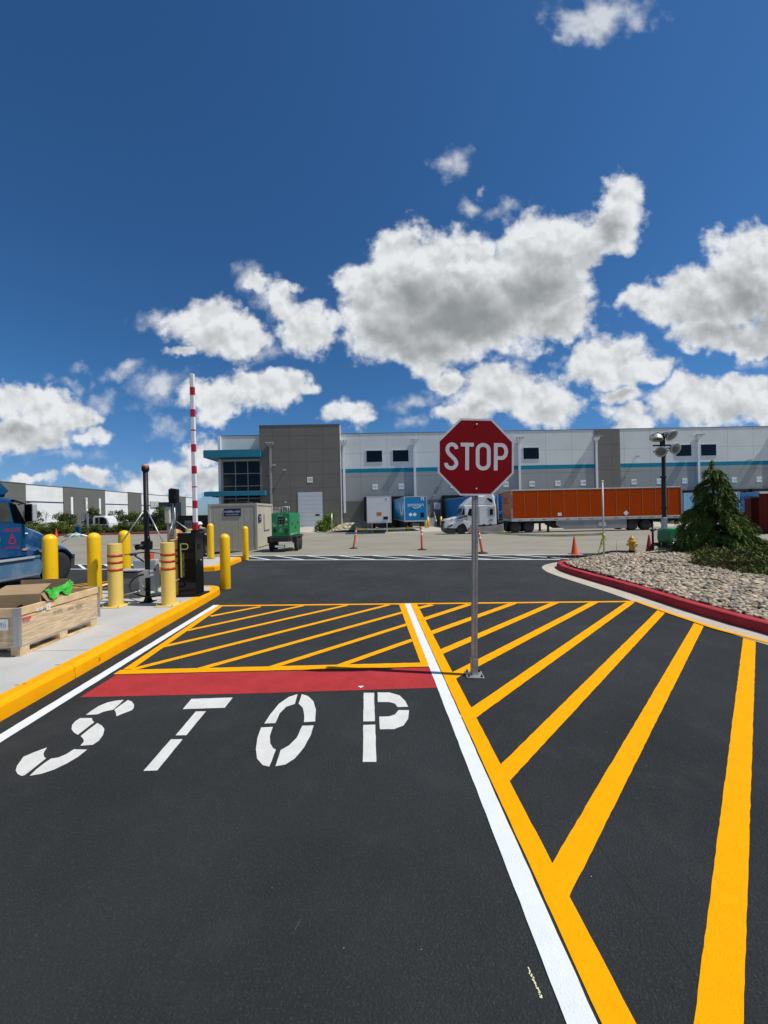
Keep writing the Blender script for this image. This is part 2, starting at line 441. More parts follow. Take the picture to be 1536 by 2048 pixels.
def npmesh(name, V, Fc, m, parent=None, col=None, smooth=False, npf=4):
    me = bpy.data.meshes.new(name)
    V = np.asarray(V, np.float32); Fc = np.asarray(Fc, np.int32); npf = Fc.shape[1]
    me.vertices.add(len(V)); me.vertices.foreach_set('co', V.ravel())
    me.loops.add(Fc.size); me.loops.foreach_set('vertex_index', Fc.ravel())
    me.polygons.add(len(Fc))
    me.polygons.foreach_set('loop_start', np.arange(0, Fc.size, npf, dtype=np.int32))
    if smooth: me.polygons.foreach_set('use_smooth', np.ones(len(Fc), bool))
    if col is not None:
        a = me.color_attributes.new('tint', 'FLOAT_COLOR', 'POINT')
        a.data.foreach_set('color', np.hstack([col, np.ones((len(V), 1))]).astype(np.float32).ravel())
    me.update(calc_edges=True); me.validate()
    me.materials.append(m)
    o = bpy.data.objects.new(name, me); COL.objects.link(o)
    if parent: o.parent = parent
    return o
# ------------------------------------------------------------------ ground
GX = [-2500, -400, -120, -60, -30, -16, -10, -6.3, -3, 0, 4, 8, 16, 30, 60, 120, 400, 2500]
GY = [-600, -60, -10, 0, 8, 16, 22, 28, 34, 40, 60, 120, 400, 3000]
def gz(X, Y):                              # the yard falls gently away beyond the gate, and to the left lane
    def b(Y): return -0.0285 * (min(max(Y, 16), 40) - 16)
    if X >= -6.3: return b(Y)
    if X <= -10: return -0.35
    t = (X + 6.3) / -3.7
    return b(Y) * (1 - t) - 0.35 * t
def sheet(name, xs, ys, zf, m, parent=None):
    bm = MB()
    V = [[bm.bm.verts.new((x, y, zf(x, y))) for y in ys] for x in xs]
    for i in range(len(xs) - 1):
        for j in range(len(ys) - 1):
            bm._f((V[i][j], V[i + 1][j], V[i + 1][j + 1], V[i][j + 1]))
    return bm.build(name, m, parent)
ground = tag(sheet('ground', GX, GY, gz, M_LOT), kind='structure')
road = MB()
def far_edge(X): return 15.55 - 0.165 * (X + 5.4)
xs = [-30, -16, -10, -6.3, -3, 0, 4, 8, 9.5]
rows = [[road.bm.verts.new((x, y if y is not None else far_edge(x), gz(x, y if y is not None else far_edge(x)) + 0.004)) for y in (-12, 0, 8, None)] for x in xs]
for a, b in zip(rows, rows[1:]):
    for j in range(3): road._f((a[j], b[j], b[j + 1], a[j + 1]))
road = tag(road.build('road', M_ASPH), kind='structure')
# ------------------------------------------------------------------ painted markings (parts of the road)
def strip(name, a, b, wd, m, z, k=1, wob=0.0017):
    bm = MB()
    a, b = Vector((a[0], a[1], 0)), Vector((b[0], b[1], 0))
    d = (b - a); n = max(2, min(160, int(d.length / 0.045))); nn = Vector((-d.y, d.x, 0)).normalized()
    L_, R_ = [], []
    for i in range(n + 1):
        p = a + d * i / n; p.z = gz(p.x, p.y) + z
        L_.append(bm.bm.verts.new(p + nn * (wd / 2 + rnd.uniform(-wob, wob))))
        R_.append(bm.bm.verts.new(p - nn * (wd / 2 + rnd.uniform(-wob, wob))))
    for i in range(n): bm._f((R_[i], R_[i + 1], L_[i + 1], L_[i]))
    return bm.build(name, m, road)
def line2(a, b):
    return G(*a), G(*b)
wl0, wl1 = Vector((-2.93, 2.9, 0)), Vector((-3.12, 7.08, 0))
dl = (wl1 - wl0).normalized()
strip('white_line', wl0 - dl * 6, wl1, 0.105, M_WHITE, 0.0085)
wr0, wr1 = Vector((0.595, 1.23, 0)), Vector((0.385, 6.86, 0))
dr = (wr1 - wr0).normalized()
strip('white_line', wr0 - dr * 5, wr1, 0.098, M_WHITE, 0.0085)
strip('yellow_line', Vector((0.69 + 0.03, 1.23, 0)) - dr * 5, (0.492, 6.87), 0.108, M_YEL, 0.0068)
strip('yellow_line', (-2.815, 4.17), (-3.02, 7.03), 0.10, M_YEL, 0.0068)      # inside the left white line
strip('yellow_line', (0.42, 4.17), (0.29, 6.82), 0.12, M_YEL, 0.0068)         # inside the right white line
strip('yellow_line', G(434, 1212.3), G(1272, 1203.5), 0.085, M_YEL, 0.0072)   # far cross line
strip('yellow_line', G(234, 1345.5), G(862, 1330), 0.11, M_YEL, 0.0077)       # above the red bar
D = [((421, 1233), (521, 1213.7)), ((374, 1261.5), (607, 1211.5)), ((324, 1294.3), (694.6, 1210.7)), ((263, 1340), (778, 1210)),
     ((393, 1340.3), (806, 1225)), ((536, 1337.5), (815, 1249)), ((672, 1334.6), (825, 1280.3))]
for a, b in D: strip('yellow_hatch_stripe', *line2(a, b), 0.085, M_YEL, 0.0058)
E_ = [((832, 1217.8), (864, 1210)), ((841, 1240.8), (939, 1209)), ((856, 1268.5), (1027.6, 1206.8)), ((874, 1308), (1112, 1205)),
      ((899, 1356.5), (1189, 1204.7)), ((930, 1438.5), (1262, 1204)), ((997, 1560), (1324, 1222)), ((1110, 1780), (1399, 1247)), ((1428, 2160), (1499, 1275.5))]
for a, b in E_: strip('yellow_hatch_stripe', *line2(a, b), 0.112, M_YEL, 0.0058)
bar = MB()
pts = [G(232, 1351), G(160, 1395.5), G(500, 1388), G(874, 1376.5), G(861.5, 1336)]
bar.poly([p + Vector((0, 0, 0.0058)) for p in pts])
bar.build('red_stop_bar', M_RED, road, tri=True)
def stencil(name, polys, ox, oy, sc):
    bm = MB()
    for pl in polys:
        q = [G(ox + x / sc, oy + y / sc) + Vector((0, 0, 0.0062)) for x, y in pl]
        out = []
        for i, p in enumerate(q):          # close-set points so that the edge can be a little ragged
            n_ = q[(i + 1) % len(q)]; k = max(1, int((n_ - p).length / 0.05))
            for j in range(k):
                r = p.lerp(n_, j / k)
                if j: r += Vector((rnd.uniform(-1, 1), rnd.uniform(-1, 1), 0)) * 0.0016
                out.append(r)
        bm.poly(out)
    return bm.build(name, M_LETTER, road, tri=True)
stencil('stop_letter', [[(825,342),(880,300),(950,255),(1030,222),(1110,204),(1188,196),(1150,235),(1085,292),(1040,300),(990,312),(940,335)],
    [(1228,198),(1265,212),(1288,245),(1285,275),(1265,297),(1190,325),(1118,355),(1113,318),(1098,292),(1160,245)],
    [(770,372),(885,372),(885,390),(905,412),(830,470),(748,533),(710,510),(688,480),(692,440),(720,405)],
    [(935,420),(980,445),(1003,478),(990,535),(950,590),(890,630),(772,638),(805,600),(803,575),(775,545),(860,475)],
    [(710,672),(838,675),(750,745),(640,810),(520,868),(400,908),(285,928),(350,865),(420,810),(490,762),(560,752),(640,718)],
    [(452,655),(430,690),(418,715),(425,745),(443,760),(370,818),(240,920),(210,930),(170,910),(152,875),(165,830),(225,745),(330,700)]], 0, 1360, 4.8)
stencil('stop_letter', [[(273,103),(491,96),(450,150),(227,158)], [(296,170),(350,169),(246,296),(188,297)], [(164,318),(226,317),(92,483),(18,486)]], 280, 1360, 2.648)
stencil('stop_letter', [[(835,78),(820,130),(775,145),(740,180),(717,232),(658,234),(690,185),(735,130),(790,92)],
    [(857,78),(890,88),(918,115),(932,160),(928,223),(868,227),(870,190),(862,150),(840,128)],
    [(920,244),(905,295),(870,360),(820,420),(770,452),(718,461),(745,375),(790,350),(830,310),(860,246)],
    [(704,252),(688,300),(690,340),(705,365),(720,373),(685,463),(650,455),(620,420),(614,370),(622,310),(642,255)]], 280, 1360, 2.648)
stencil('stop_letter', [[(1185,71),(1240,71),(1244,222),(1183,223)], [(1183,242),(1246,240),(1252,438),(1180,438)],
    [(1258,69),(1320,69),(1375,85),(1405,115),(1420,145),(1365,147),(1350,128),(1320,120),(1260,120)],
    [(1370,163),(1425,163),(1420,210),(1395,245),(1345,264),(1271,265),(1267,198),(1320,196),(1350,186)]], 280, 1360, 2.648)
# white hatched strip where the new asphalt ends
def fe(x, o): return (x, far_edge(x) - o)
strip('white_line', fe(-16, 0.1), fe(6.9, 0.1), 0.10, M_WHITE, 0.010, wob=0.002)
strip('white_line', fe(-16, 1.45), fe(5.6, 1.42), 0.11, M_WHITE, 0.010, wob=0.002)
x = -14.6
while x < 5.4:
    strip('white_hatch_stripe', fe(x, 0.12), fe(x + 1.45, 1.40), 0.10, M_WHITE, 0.014, wob=0.002)
    x += 1.28
# the neighbouring lane on the left
strip('yellow_line', (-7.3, 5.5), (-7.45, 10.6), 0.12, M_YEL, 0.012)
strip('yellow_line', (-10.2, 11.2), (-7.4, 10.75), 0.12, M_YEL, 0.012)
for i in range(5):
    strip('yellow_hatch_stripe', (-10.4 + 0.15 * i, 7.2 + 0.75 * i), (-7.5, 8.4 + 0.62 * i), 0.10, M_YEL, 0.008)
strip('white_line', (-7.15, 4.5), (-7.3, 10.7), 0.1, M_WHITE, 0.012)
strip('white_line', (-30, 24), (-7.5, 25.0), 0.12, M_WHITE, 0.010)
# small things on the surface
sm = MB()
a, b = Vector((*G(1168, 1652).xy, .0048)), Vector((*G(1403, 1970).xy, .0048))
sm.loft([[a + Vector((-.0016, 0, 0)), a + Vector((.0016, 0, 0))], [b + Vector((-.0016, 0, 0)), b + Vector((.0016, 0, 0))]], close=False)
sm.build('asphalt_seam', M_HOLE, road)
dp = MB()
for i in range(46):
    t = i / 45
    p = G(1056 + 28 * t + rnd.uniform(-2, 2), 1940 + 60 * t + rnd.uniform(-2, 2)); r = rnd.uniform(.0012, .0036)
    dp.poly([p + Vector((math.cos(k * 1.257) * r, math.sin(k * 1.257) * r, .006 + i * .00003)) for k in range(5)])
dp.build('paint_smear', mat('cream_smear', (0.62, 0.60, 0.36), 0.7), road)
fl = MB()
for i in range(70):
    X, Y = rnd.uniform(-3, 3), rnd.uniform(1.2, 7); r = rnd.choice((.0008, .001, .0014, .0018))
    fl.poly([Vector((X + math.cos(k * 1.257) * r * 1.3, Y + math.sin(k * 1.257) * r, .008)) for k in range(5)])
fl.build('paint_flecks', M_LETTER, road)
sf = MB()                                  # tyre scuffs and stone scratches, a shade lighter than the asphalt
for i in range(50):
    X, Y = rnd.uniform(-3.2, 3.6), rnd.uniform(1.1, 6.5); a = rnd.gauss(1.0, .5); L = rnd.uniform(.01, .09); wv = rnd.uniform(.0006, .0016)
    d = Vector((math.cos(a) * L, math.sin(a) * L, 0)); n_ = Vector((-d.y, d.x, 0)).normalized() * wv; p = Vector((X, Y, .0048 + i * .000004))
    sf.loft([[p - n_, p + n_], [p + d * .5 - n_ * 1.4, p + d * .5 + n_ * 1.4], [p + d, p + d + n_ * .1]], close=False)
sf.build('scuff_marks', mat('scuff_grey', (0.062, 0.064, 0.064), 0.9), road)
ds = MB()
def smudge(px, py, pts):
    pass
for px, py in ((722, 1374),):
    p = G(px, py)
    for c in (-1, 1):
        ds.poly([p + Vector((c * .012 + math.cos(k * .785) * .014, math.sin(k * .785) * .012, .0066 + .0001 * c)) for k in range(8)])
    ds.poly([p + Vector((-.024, -.003, .0069)), p + Vector((0, -.03, .0069)), p + Vector((.024, -.003, .0069))])
ds.build('white_paint_blot', M_SWHT, road)
# ------------------------------------------------------------------ kerbs and raised ground
def sweep(pts, prof, side, seg=2.4, gap=0.006):
    """kerb pieces along a line; prof = (inward offset, z); side = +1 when the raised ground lies left of the direction of travel"""
    bm = MB()
    P = [Vector((p[0], p[1])) for p in pts]
    fine = [P[0]]
    for a, b in zip(P, P[1:]):
        k = max(1, int((b - a).length / 0.4))
        for j in range(1, k + 1): fine.append(a.lerp(b, j / k))
    n = len(fine); rings = []; run = 0.0; prev = None
    for i, p in enumerate(fine):
        d = (fine[min(i + 1, n - 1)] - fine[max(i - 1, 0)]).normalized()
        nn = Vector((-d.y, d.x)) * side
        jx, jz = rnd.uniform(-.003, .003), rnd.uniform(-.002, .002)
        ring = [Vector((p.x + nn.x * (o + jx), p.y + nn.y * (o + jx), z + jz + gz(p.x, p.y))) for o, z in prof]
        rings.append(ring)
        if prev is not None: run += (p - prev).length
        prev = p
        if run > seg and i < n - 2:
            bm.loft(rings)
            e = d * gap
            rings = [[q + Vector((e.x, e.y, -.001)) for q in ring]]; run = 0.0
    bm.loft(rings)
    return bm
def smooth_pts(pts, it=2):
    P = [Vector((p[0], p[1])) for p in pts]
    for _ in range(it):
        Q = [P[0]]
        for a, b in zip(P, P[1:]):
            Q += [a.lerp(b, .25), a.lerp(b, .75)]
        P = Q + [P[-1]]
    return P
KERB = [(0.0, -0.05), (0.012, 0.115), (0.03, 0.143), (0.055, 0.152), (0.16, 0.152), (0.16, -0.05)]
# island beside the lane
I1 = [(-2.79, -6), (-3.17, 3.14)] + smooth_pts([(-3.40, 7.3), (-3.44, 8.05), (-3.62, 8.36), (-4.3, 8.36)], 2) + [(-6.2, 8.3), (-6.2, -6)]
k1 = sweep(I1, KERB, 1)
tag(k1.build('yellow_kerb', M_YKERB), kind='structure')
def slab(name, pts, z, m, inset=0.155, side=1, dz=0.5):
    bm = MB()
    P = [Vector((p[0], p[1])) for p in pts]; n = len(P); out = []
    for i, p in enumerate(P):
        d1 = (p - P[i - 1]).normalized(); d2 = (P[(i + 1) % n] - p).normalized(); d = (d1 + d2).normalized()
        nn = Vector((-d.y, d.x)) * side
        q = p + nn * inset / max(0.5, abs(Vector((-d1.y, d1.x)).dot(Vector((-d.y, d.x)))))
        out.append(q)
    bm.loft([[(q.x, q.y, z - dz) for q in out], [(q.x, q.y, z) for q in out]])
    bmesh.ops.triangulate(bm.bm, faces=[f for f in bm.bm.faces if len(f.verts) > 4], ngon_method='EAR_CLIP')
    return bm.build(name, m)
pave = tag(slab('pavement', I1, 0.148, M_CONC), kind='structure')
def on_pave(px, py): return G(px, py, 0.149)
cm = MB()
for (x0, y0, x1, y1) in ((30, 1370, 56, 1369), (80, 1349.5, 101, 1348.5), (110, 1329.5, 140, 1328.5)):
    a, b = on_pave(x0, y0), on_pave(x1, y1); n_ = Vector((0, .006, 0))
    cm.loft([[a - n_, a + n_], [b - n_, b + n_]], close=False)
cm.build('blue_chalk_mark', mat('blue_chalk', (0.06, 0.12, 0.22), 0.8), pave)
jt = MB()
for Y in (1.0, 4.4, 7.4):
    jt.loft([[(-6.0, Y - .004, .1495), (-6.0, Y + .004, .1495)], [(-3.4, Y - .004, .1495), (-3.4, Y + .004, .1495)]], close=False)
jt.build('pavement_joint', mat('joint_grey', (0.2, 0.195, 0.185), 0.9), pave)
# second island, for the neighbouring lane
I2 = [(-7.5, 11.45), (-5.5, 11.35), (-5.08, 11.45), (-5.0, 11.8), (-5.12, 13.75), (-5.35, 13.95), (-7.5, 14.0), (-7.75, 13.7), (-7.75, 11.7)]
tag(sweep(I2 + [I2[0]], KERB, 1).build('yellow_kerb', M_YKERB), kind='structure')
tag(slab('pavement', I2, 0.148, M_CONC), kind='structure')
# planted bed on the right: red kerb, concrete gutter
kb = [(1112.7, 1138), (1128, 1146.6), (1184, 1163.7), (1258, 1185.4), (1339, 1213), (1432, 1242.7), (1536, 1272)]
kw = [G(*p).xy for p in kb]
K2 = smooth_pts([(30, 12.7), (13, 12.45), (8.0, 12.05), (6.5, 11.8), (5.4, 11.4), (4.85, 10.9), kw[0]] + kw[1:], 2)
dk = (K2[-1] - K2[-2]).normalized()
K2.append(K2[-1] + (kw[-1] - kw[-2]).normalized() * 12)
tag(sweep(K2, KERB, 1, seg=3.0).build('red_kerb', M_RKERB), kind='structure')
gt = MB()
n = len(K2); rr = []
for i, p in enumerate(K2):
    d = (K2[min(i + 1, n - 1)] - K2[max(i - 1, 0)]).normalized(); nn = Vector((d.y, -d.x))
    ww = 0.37
    g_ = gz(p.x, p.y)
    rr.append([(p.x - nn.x * .02, p.y - nn.y * .02, .014 + g_), (p.x + nn.x * ww, p.y + nn.y * ww, .010 + g_)])
gt.loft(rr, close=False)
tag(gt.build('gutter', M_GUTTER), kind='structure')
# yellow line along the gutter, part of the road paint
for (a, b) in zip(((1272, 1204), (1339, 1227.8), (1432, 1259.2), (1536, 1287)), ((1339, 1227.8), (1432, 1259.2), (1536, 1287), (1700, 1330))):
    strip('yellow_line', G(*a), G(*b), 0.075, M_YEL, 0.0165)
def bed_h(X, Y):                           # the bed rises behind its kerb
    d = min(X - 5.1, 12.3 - Y)
    t = max(0.0, min(1.0, d / 2.0))
    hh = 0.13 + 0.10 * t
    q = max(0.0, 1 - ((X - 10.5) / 4.5) ** 2 - ((Y - 10.6) / 3.2) ** 2)
    return hh + 0.12 * q
bedx = np.linspace(5.15, 28, 60); bedy = np.linspace(-6, 12.1, 50)
bm = MB()
VV = {}
for i, X in enumerate(bedx):
    for j, Y in enumerate(bedy):
        VV[i, j] = bm.bm.verts.new((X, Y, bed_h(X, Y) - 0.02 + rnd.uniform(-.01, .01)))
def kx(Y):
    best = 5.0
    for a, b in zip(K2, K2[1:]):
        if (a.y - Y) * (b.y - Y) <= 0 and a.y != b.y and a.x < 9: 
            best = a.x + (b.x - a.x) * (Y - a.y) / (b.y - a.y)
    return best
for i in range(59):
    for j in range(49):
        if bedx[i] > kx(bedy[j]) + 0.1 and bedx[i] > kx(bedy[j + 1]) + 0.1:
            bm._f((VV[i, j], VV[i + 1, j], VV[i + 1, j + 1], VV[i, j + 1]))
tag(bm.build('planting_bed', mat('bed_grit', (0.10, 0.085, 0.062), 0.95, 0, 0.35, 14, 0.5, 40)), kind='structure')
# concrete apron along the docks
ap = MB()
az = lambda X, Y: gz(X, Y) + 0.006
axs = [-12, -10, -6.3, -3, 0, 4, 8, 16, 30, 60, 95]
A_ = [[ap.bm.verts.new((x_, y_, az(x_, y_))) for y_ in (43.2, 60, 64)] for x_ in axs]
for a, b in zip(A_, A_[1:]):
    for j in range(2): ap._f((a[j], b[j], b[j + 1], a[j + 1]))
tag(ap.build('loading_apron', M_APRON), kind='structure')
# ------------------------------------------------------------------ river stones and ground cover
def ico():
    t = bmesh.new(); bmesh.ops.create_icosphere(t, subdivisions=2, radius=1.0)
    t.verts.ensure_lookup_table()
    V = np.array([v.co[:] for v in t.verts]); Fc = np.array([[v.index for v in f.verts] for f in t.faces]); t.free()
    return V, Fc
IV, IF = ico()
rs = np.random.RandomState(3)
def juniper_h(X, Y):
    e = 1 - np.abs((X - 11.5) / 4.3) ** 5 - np.abs((Y - 8.5) / 2.8) ** 5
    cut = np.clip((9.8 + (X - 7.3) * 0.95 - Y) * 1.2, 0, 1)      # the stones reach further in at the far corner
    e = e * cut - (1 - cut) * 0.3
    return e
def stones():
    Vs, Fs, Cs = [], [], []
    n = 0
    pal = np.array([(0.46, 0.38, 0.28), (0.36, 0.30, 0.22), (0.54, 0.46, 0.35), (0.25, 0.22, 0.17), (0.43, 0.33, 0.22), (0.17, 0.16, 0.14), (0.60, 0.53, 0.42), (0.29, 0.27, 0.23)])
    tries = 0
    while n < 9500 and tries < 120000:
        tries += 1
        Y = rs.uniform(3.0, 11.95); X = rs.uniform(4.9, 14.0)
        if X < kx(Y) + 0.24 or (Y > 11.2 and X < 6.0) or Y > 11.55 + (X - 6) * .2 : continue
        if X > Y + 1.2 or juniper_h(X, Y) > 0.3: continue
        dist = math.hypot(X, Y)
        s = rs.uniform(0.024, 0.052) * (1.0 if dist > 8 else 0.95)
        sc = np.array([s * rs.uniform(1.0, 1.5), s * rs.uniform(0.75, 1.1), s * rs.uniform(0.45, 0.75)])
        P = IV + 0.16 * np.sin(IV[:, [1, 2, 0]] * rs.uniform(1.5, 3) + rs.uniform(0, 6, 3))
        P = P * sc
        a, b, c = rs.uniform(0, 6.3), rs.normal(0, .3), rs.normal(0, .3)
        Rm = np.array(Matrix.Rotation(a, 3, 'Z') @ Matrix.Rotation(b, 3, 'X') @ Matrix.Rotation(c, 3, 'Y'))
        P = P @ Rm.T + np.array([X, Y, bed_h(X, Y) + sc[2] * rs.uniform(0.1, 0.75) + 0.0])
        Vs.append(P); Fs.append(IF + n * len(IV))
        Cs.append(np.tile(pal[rs.randint(len(pal))] * np.array([1.03, .98, .89]) * rs.uniform(0.6, 1.05), (len(IV), 1)))
        n += 1
    m = mat('river_stone', (0.4, 0.4, 0.4), 0.75, 0, 0, 3, 0.15, 60, attr='tint')
    o = npmesh('river_stones', np.vstack(Vs), np.vstack(Fs), m, None, np.vstack(Cs), True, 3)
    tag(o, 'grey and tan rounded river stones filling the bed behind the red kerb', 'stones', kind='stuff')
stones()
def blades(P, D, Ln, Wd, rsx, col):
    """thin leaf faces: base point, direction, length, width"""
    n = len(P)
    side = np.cross(D, rsx.normal(size=(n, 3))); side /= np.linalg.norm(side, axis=1)[:, None] + 1e-9
    a = P - side * Wd[:, None] * .5; b = P + side * Wd[:, None] * .5
    mid = P + D * Ln[:, None] * .55
    c = mid + side * Wd[:, None] * .5; d = mid - side * Wd[:, None] * .5
    tip = P + D * Ln[:, None]
    e = tip + side * Wd[:, None] * .12; f = tip - side * Wd[:, None] * .12
    V = np.stack([a, b, c, d, e, f], 1).reshape(-1, 3)
    k = np.arange(n)[:, None] * 6
    Fc = np.concatenate([k + np.array([0, 1, 2, 3]), k + np.array([3, 2, 4, 5])], 0)
    return V, Fc, np.repeat(col, 6, 0)
M_LEAF = mat('needles', (0.05, 0.08, 0.02), 0.55, 0, 0, 3, attr='tint', spec=0.08)
def ground_cover():
    n = 110000
    X = rs.uniform(7.0, 15.5, n); Y = rs.uniform(5.5, 11.7, n)
    wob = 0.25 * np.sin(X * 3.1 + 1) * np.sin(Y * 2.7) + 0.15 * np.sin(X * 7 + Y * 5)
    e = juniper_h(X, Y) + wob * 0.5
    k = (e > 0) & (Y < 11.7)
    X, Y, e, wob = X[k], Y[k], e[k], wob[k]
    hh = 0.36 * np.sqrt(np.clip(e, 0, 1)) * (0.75 + 0.5 * wob + 0.16 * np.sin(X * 11) * np.sin(Y * 13))
    Z = 0.2 + np.clip(hh, 0.02, 1) * rs.uniform(0.55, 1.0, len(X))
    n = len(X)
    P = np.stack([X, Y, Z], 1)
    D = np.stack([rs.normal(0, .8, n), rs.normal(0, .8, n), rs.uniform(0.15, 1.0, n)], 1)
    D /= np.linalg.norm(D, axis=1)[:, None]
    base = np.array([0.100, 0.145, 0.026])
    pt = (0.5 + 0.5 * np.sin(X * 1.7 + 2) * np.sin(Y * 2.3 + 1))[:, None]
    col = (base * (1 - pt) + np.array([0.120, 0.105, 0.042]) * pt) * rs.uniform(0.55, 1.5, (n, 1))
    V, Fc, C = blades(P, D, rs.uniform(.05, .13, n), rs.uniform(.012, .026, n), rs, col)
    o = npmesh('juniper_ground_cover', V, Fc, M_LEAF, None, C)
    tag(o, 'low dark green juniper spreading over the stones below the cedar', 'ground cover', kind='stuff')
ground_cover()
# ------------------------------------------------------------------ stop sign
def stop_sign():
    p = G(948.5, 1351)
    t = thing('stop_sign', 'red octagonal STOP sign on a perforated steel post bolted down on the yellow hatching', 'stop sign', (p.x, p.y, 0.004))
    t.rotation_euler = (0, R(1.5), R(3.0))
    b = MB()                               # perforated tube: four walls, the front and the left one with holes
    w2, h0, h1 = 0.0255, 0.14, 2.535
    b.box(-w2, w2, w2 - .003, w2, 0.0, h1); b.box(w2 - .003, w2, -w2, w2 - .003, 0.0, h1)
    def holed(fr):
        n = int((h1 - 0) / 0.0254)
        for i in range(n):
            z0, z1 = i * h1 / n, (i + 1) * h1 / n; zc = (z0 + z1) / 2
            O = [(-w2, z0), (w2, z0), (w2, z1), (-w2, z1)]
            I = [(math.cos(R(225 + 45 * k)) * .0062, zc + math.sin(R(225 + 45 * k)) * .0062) for k in range(8)]
            Ov = [b.bm.verts.new(fr(*q)) for q in O]; Iv = [b.bm.verts.new(fr(*q)) for q in I]
            for k in range(4):
                b._f((Ov[k], Ov[(k + 1) % 4], Iv[(2 * k + 2) % 8], Iv[2 * k + 1])); b._f((Ov[k], Iv[2 * k + 1], Iv[2 * k]))
    holed(lambda s, z: (s, -w2, z)); holed(lambda s, z: (-w2, -s, z))
    b.build('post', M_GALVR, t)
    c = MB(); c.box(-w2 + .004, w2 - .004, -w2 + .004, w2 - .004, 0.02, h1 - .02); c.build('post_dark_fill', M_HOLE, t)  # dark filling gives the holes their inner shade by colour
    s = MB(); q = .031
    s.box(-q, q, -q, -q + .004, 0.006, .17); s.box(-q, q, q - .004, q, .006, .17); s.box(-q, -q + .004, -q, q, .006, .17); s.box(q - .004, q, -q, q, .006, .17)
    s.build('post_sleeve', M_GALV, t)
    pl = MB(); pl.box(-.085, .085, -.082, .082, 0, .010, .002); o = pl.build('base_plate', M_GALV, t)
    o.rotation_euler = (0, 0, R(-6))
    for x in (-.062, .062):
        for y in (-.06, .06):
            m_ = MB(); m_.cyl((x, y, .01), (x, y, .022), .011, n=6); m_.cyl((x, y, .022), (x, y, .034), .006, n=8); m_.build('anchor_bolt', M_CHASSIS, o)
    zc, hw = 2.17, 0.381
    oc = lambda r: [(r / math.cos(R(22.5)) * math.cos(R(22.5 + 45 * k)), r / math.cos(R(22.5)) * math.sin(R(22.5 + 45 * k))) for k in range(8)]
    pn = MB(); pn.prism([(x, z + zc) for x, z in oc(hw)], -.0315, -.0285, 'Y'); pan = pn.build('sign_panel', [M_SWHT, M_ALU], t)
    rd = MB(); rd.prism([(x, z + zc) for x, z in oc(hw - .019)], -.0322, -.0312, 'Y'); rd.build('red_field', M_SRED, pan)
    M0 = face((0, -.0322, zc), *FRONT)
    def letter(f):
        b = MB(); f(b); b.build('sign_letter', M_SWHT, pan)
    U = 0.762 / 1250; cx, cy = 772, 815     # letter outlines measured on the sign
    q = lambda x, y: ((x - cx) * U, -(y - cy) * U)
    sw = 62 * U; top, bot = 583, 1030
    def arc(x, y, rx, ry, a0, a1, n=12): return [q(x + rx * math.cos(R(a0 + (a1 - a0) * i / n)), y - ry * math.sin(R(a0 + (a1 - a0) * i / n))) for i in range(n + 1)]
    S = arc(376, 688, 75, 75, 0, 180) + arc(430, 690, 129, 120, 190, 225, 5) + arc(320, 930, 130, 118, 45, 10, 5) + arc(364, 915, 86, 84, 0, -180)
    letter(lambda b: b.stroke(S, sw, M0, .0008))
    letter(lambda b: (b.stroke([q(520, top + 32), q(735, top + 32)], sw, M0, .0008), b.stroke([q(626, top + 62), q(626, bot)], sw, M0, .0008)))
    O = [q(890 + 92 * math.cos(R(a)), 700 - 85 * math.sin(R(a))) for a in range(0, 181, 15)] + [q(890 + 92 * math.cos(R(a)), 915 - 85 * math.sin(R(a))) for a in range(180, 361, 15)]
    letter(lambda b: b.stroke(O, sw, M0, .0008, True))
    P = [q(1130, top + 32)] + arc(1195, 726, 76, 112, 90, -90) + [q(1130, 838)]
    P = [q(1128, 614), q(1190, 614)] + arc(1190, 720, 80, 106, 80, -80) + [q(1190, 826), q(1128, 826)]
    letter(lambda b: (b.stroke([q(1097, top), q(1097, bot)], sw, M0, .0008), b.stroke(P, sw, M0, .0008)))
    for z in (zc + .322, zc - .315):
        m_ = MB(); m_.lathe([(0.0, .006), (.006, .0055), (.010, .002), (.010, 0)], (0, 0, 0), 12); o = m_.build('bolt', M_GALV, pan)
        o.location = (0.004, -.0322, z); o.rotation_euler = (R(90), 0, 0)
stop_sign()
# ------------------------------------------------------------------ bollards
def bollard(loc, label, h=1.24, first=[None]):
    if first[0]: return dup(first[0], loc, label=label)
    t = thing('yellow_bollard', label, 'bollard', loc, 0, 'smooth yellow domed bollards')
    r = 0.108
    b = MB(); b.lathe([(r - .004, 0.0), (r, .01), (r, h - r)] + [(r * math.cos(R(a)), h - r + r * math.sin(R(a))) for a in range(10, 90, 10)] + [(0.004, h)], n=28)
    b.build('cover', M_BOLL, t)
    f = MB(); f.lathe([(r + .012, 0), (r + .012, .006), (r - .002, .008)], n=24); f.build('base_ring', M_HOLE, t)
    first[0] = t
    return t
bollard((-3.58, 8.62, .004), 'yellow domed bollard on the asphalt beside the black barrier cabinet, nearest the lane')
bollard((-5.93, 6.82, .148), 'yellow domed bollard directly behind the wooden crate, beside the blue truck wheel')
bollard((-5.36, 7.1, .148), 'yellow domed bollard between the wooden crate and the left striped post')
bollard((-5.42, 8.02, .148), 'yellow domed bollard half hidden by the camera pole and grey junction box')
bollard((-6.1, 13.5, .148), 'yellow domed bollard on the far island, in front of the beige container left part')
bollard((-5.1, 14.1, .004), 'yellow domed bollard at the tip of the far island, below the container right edge')
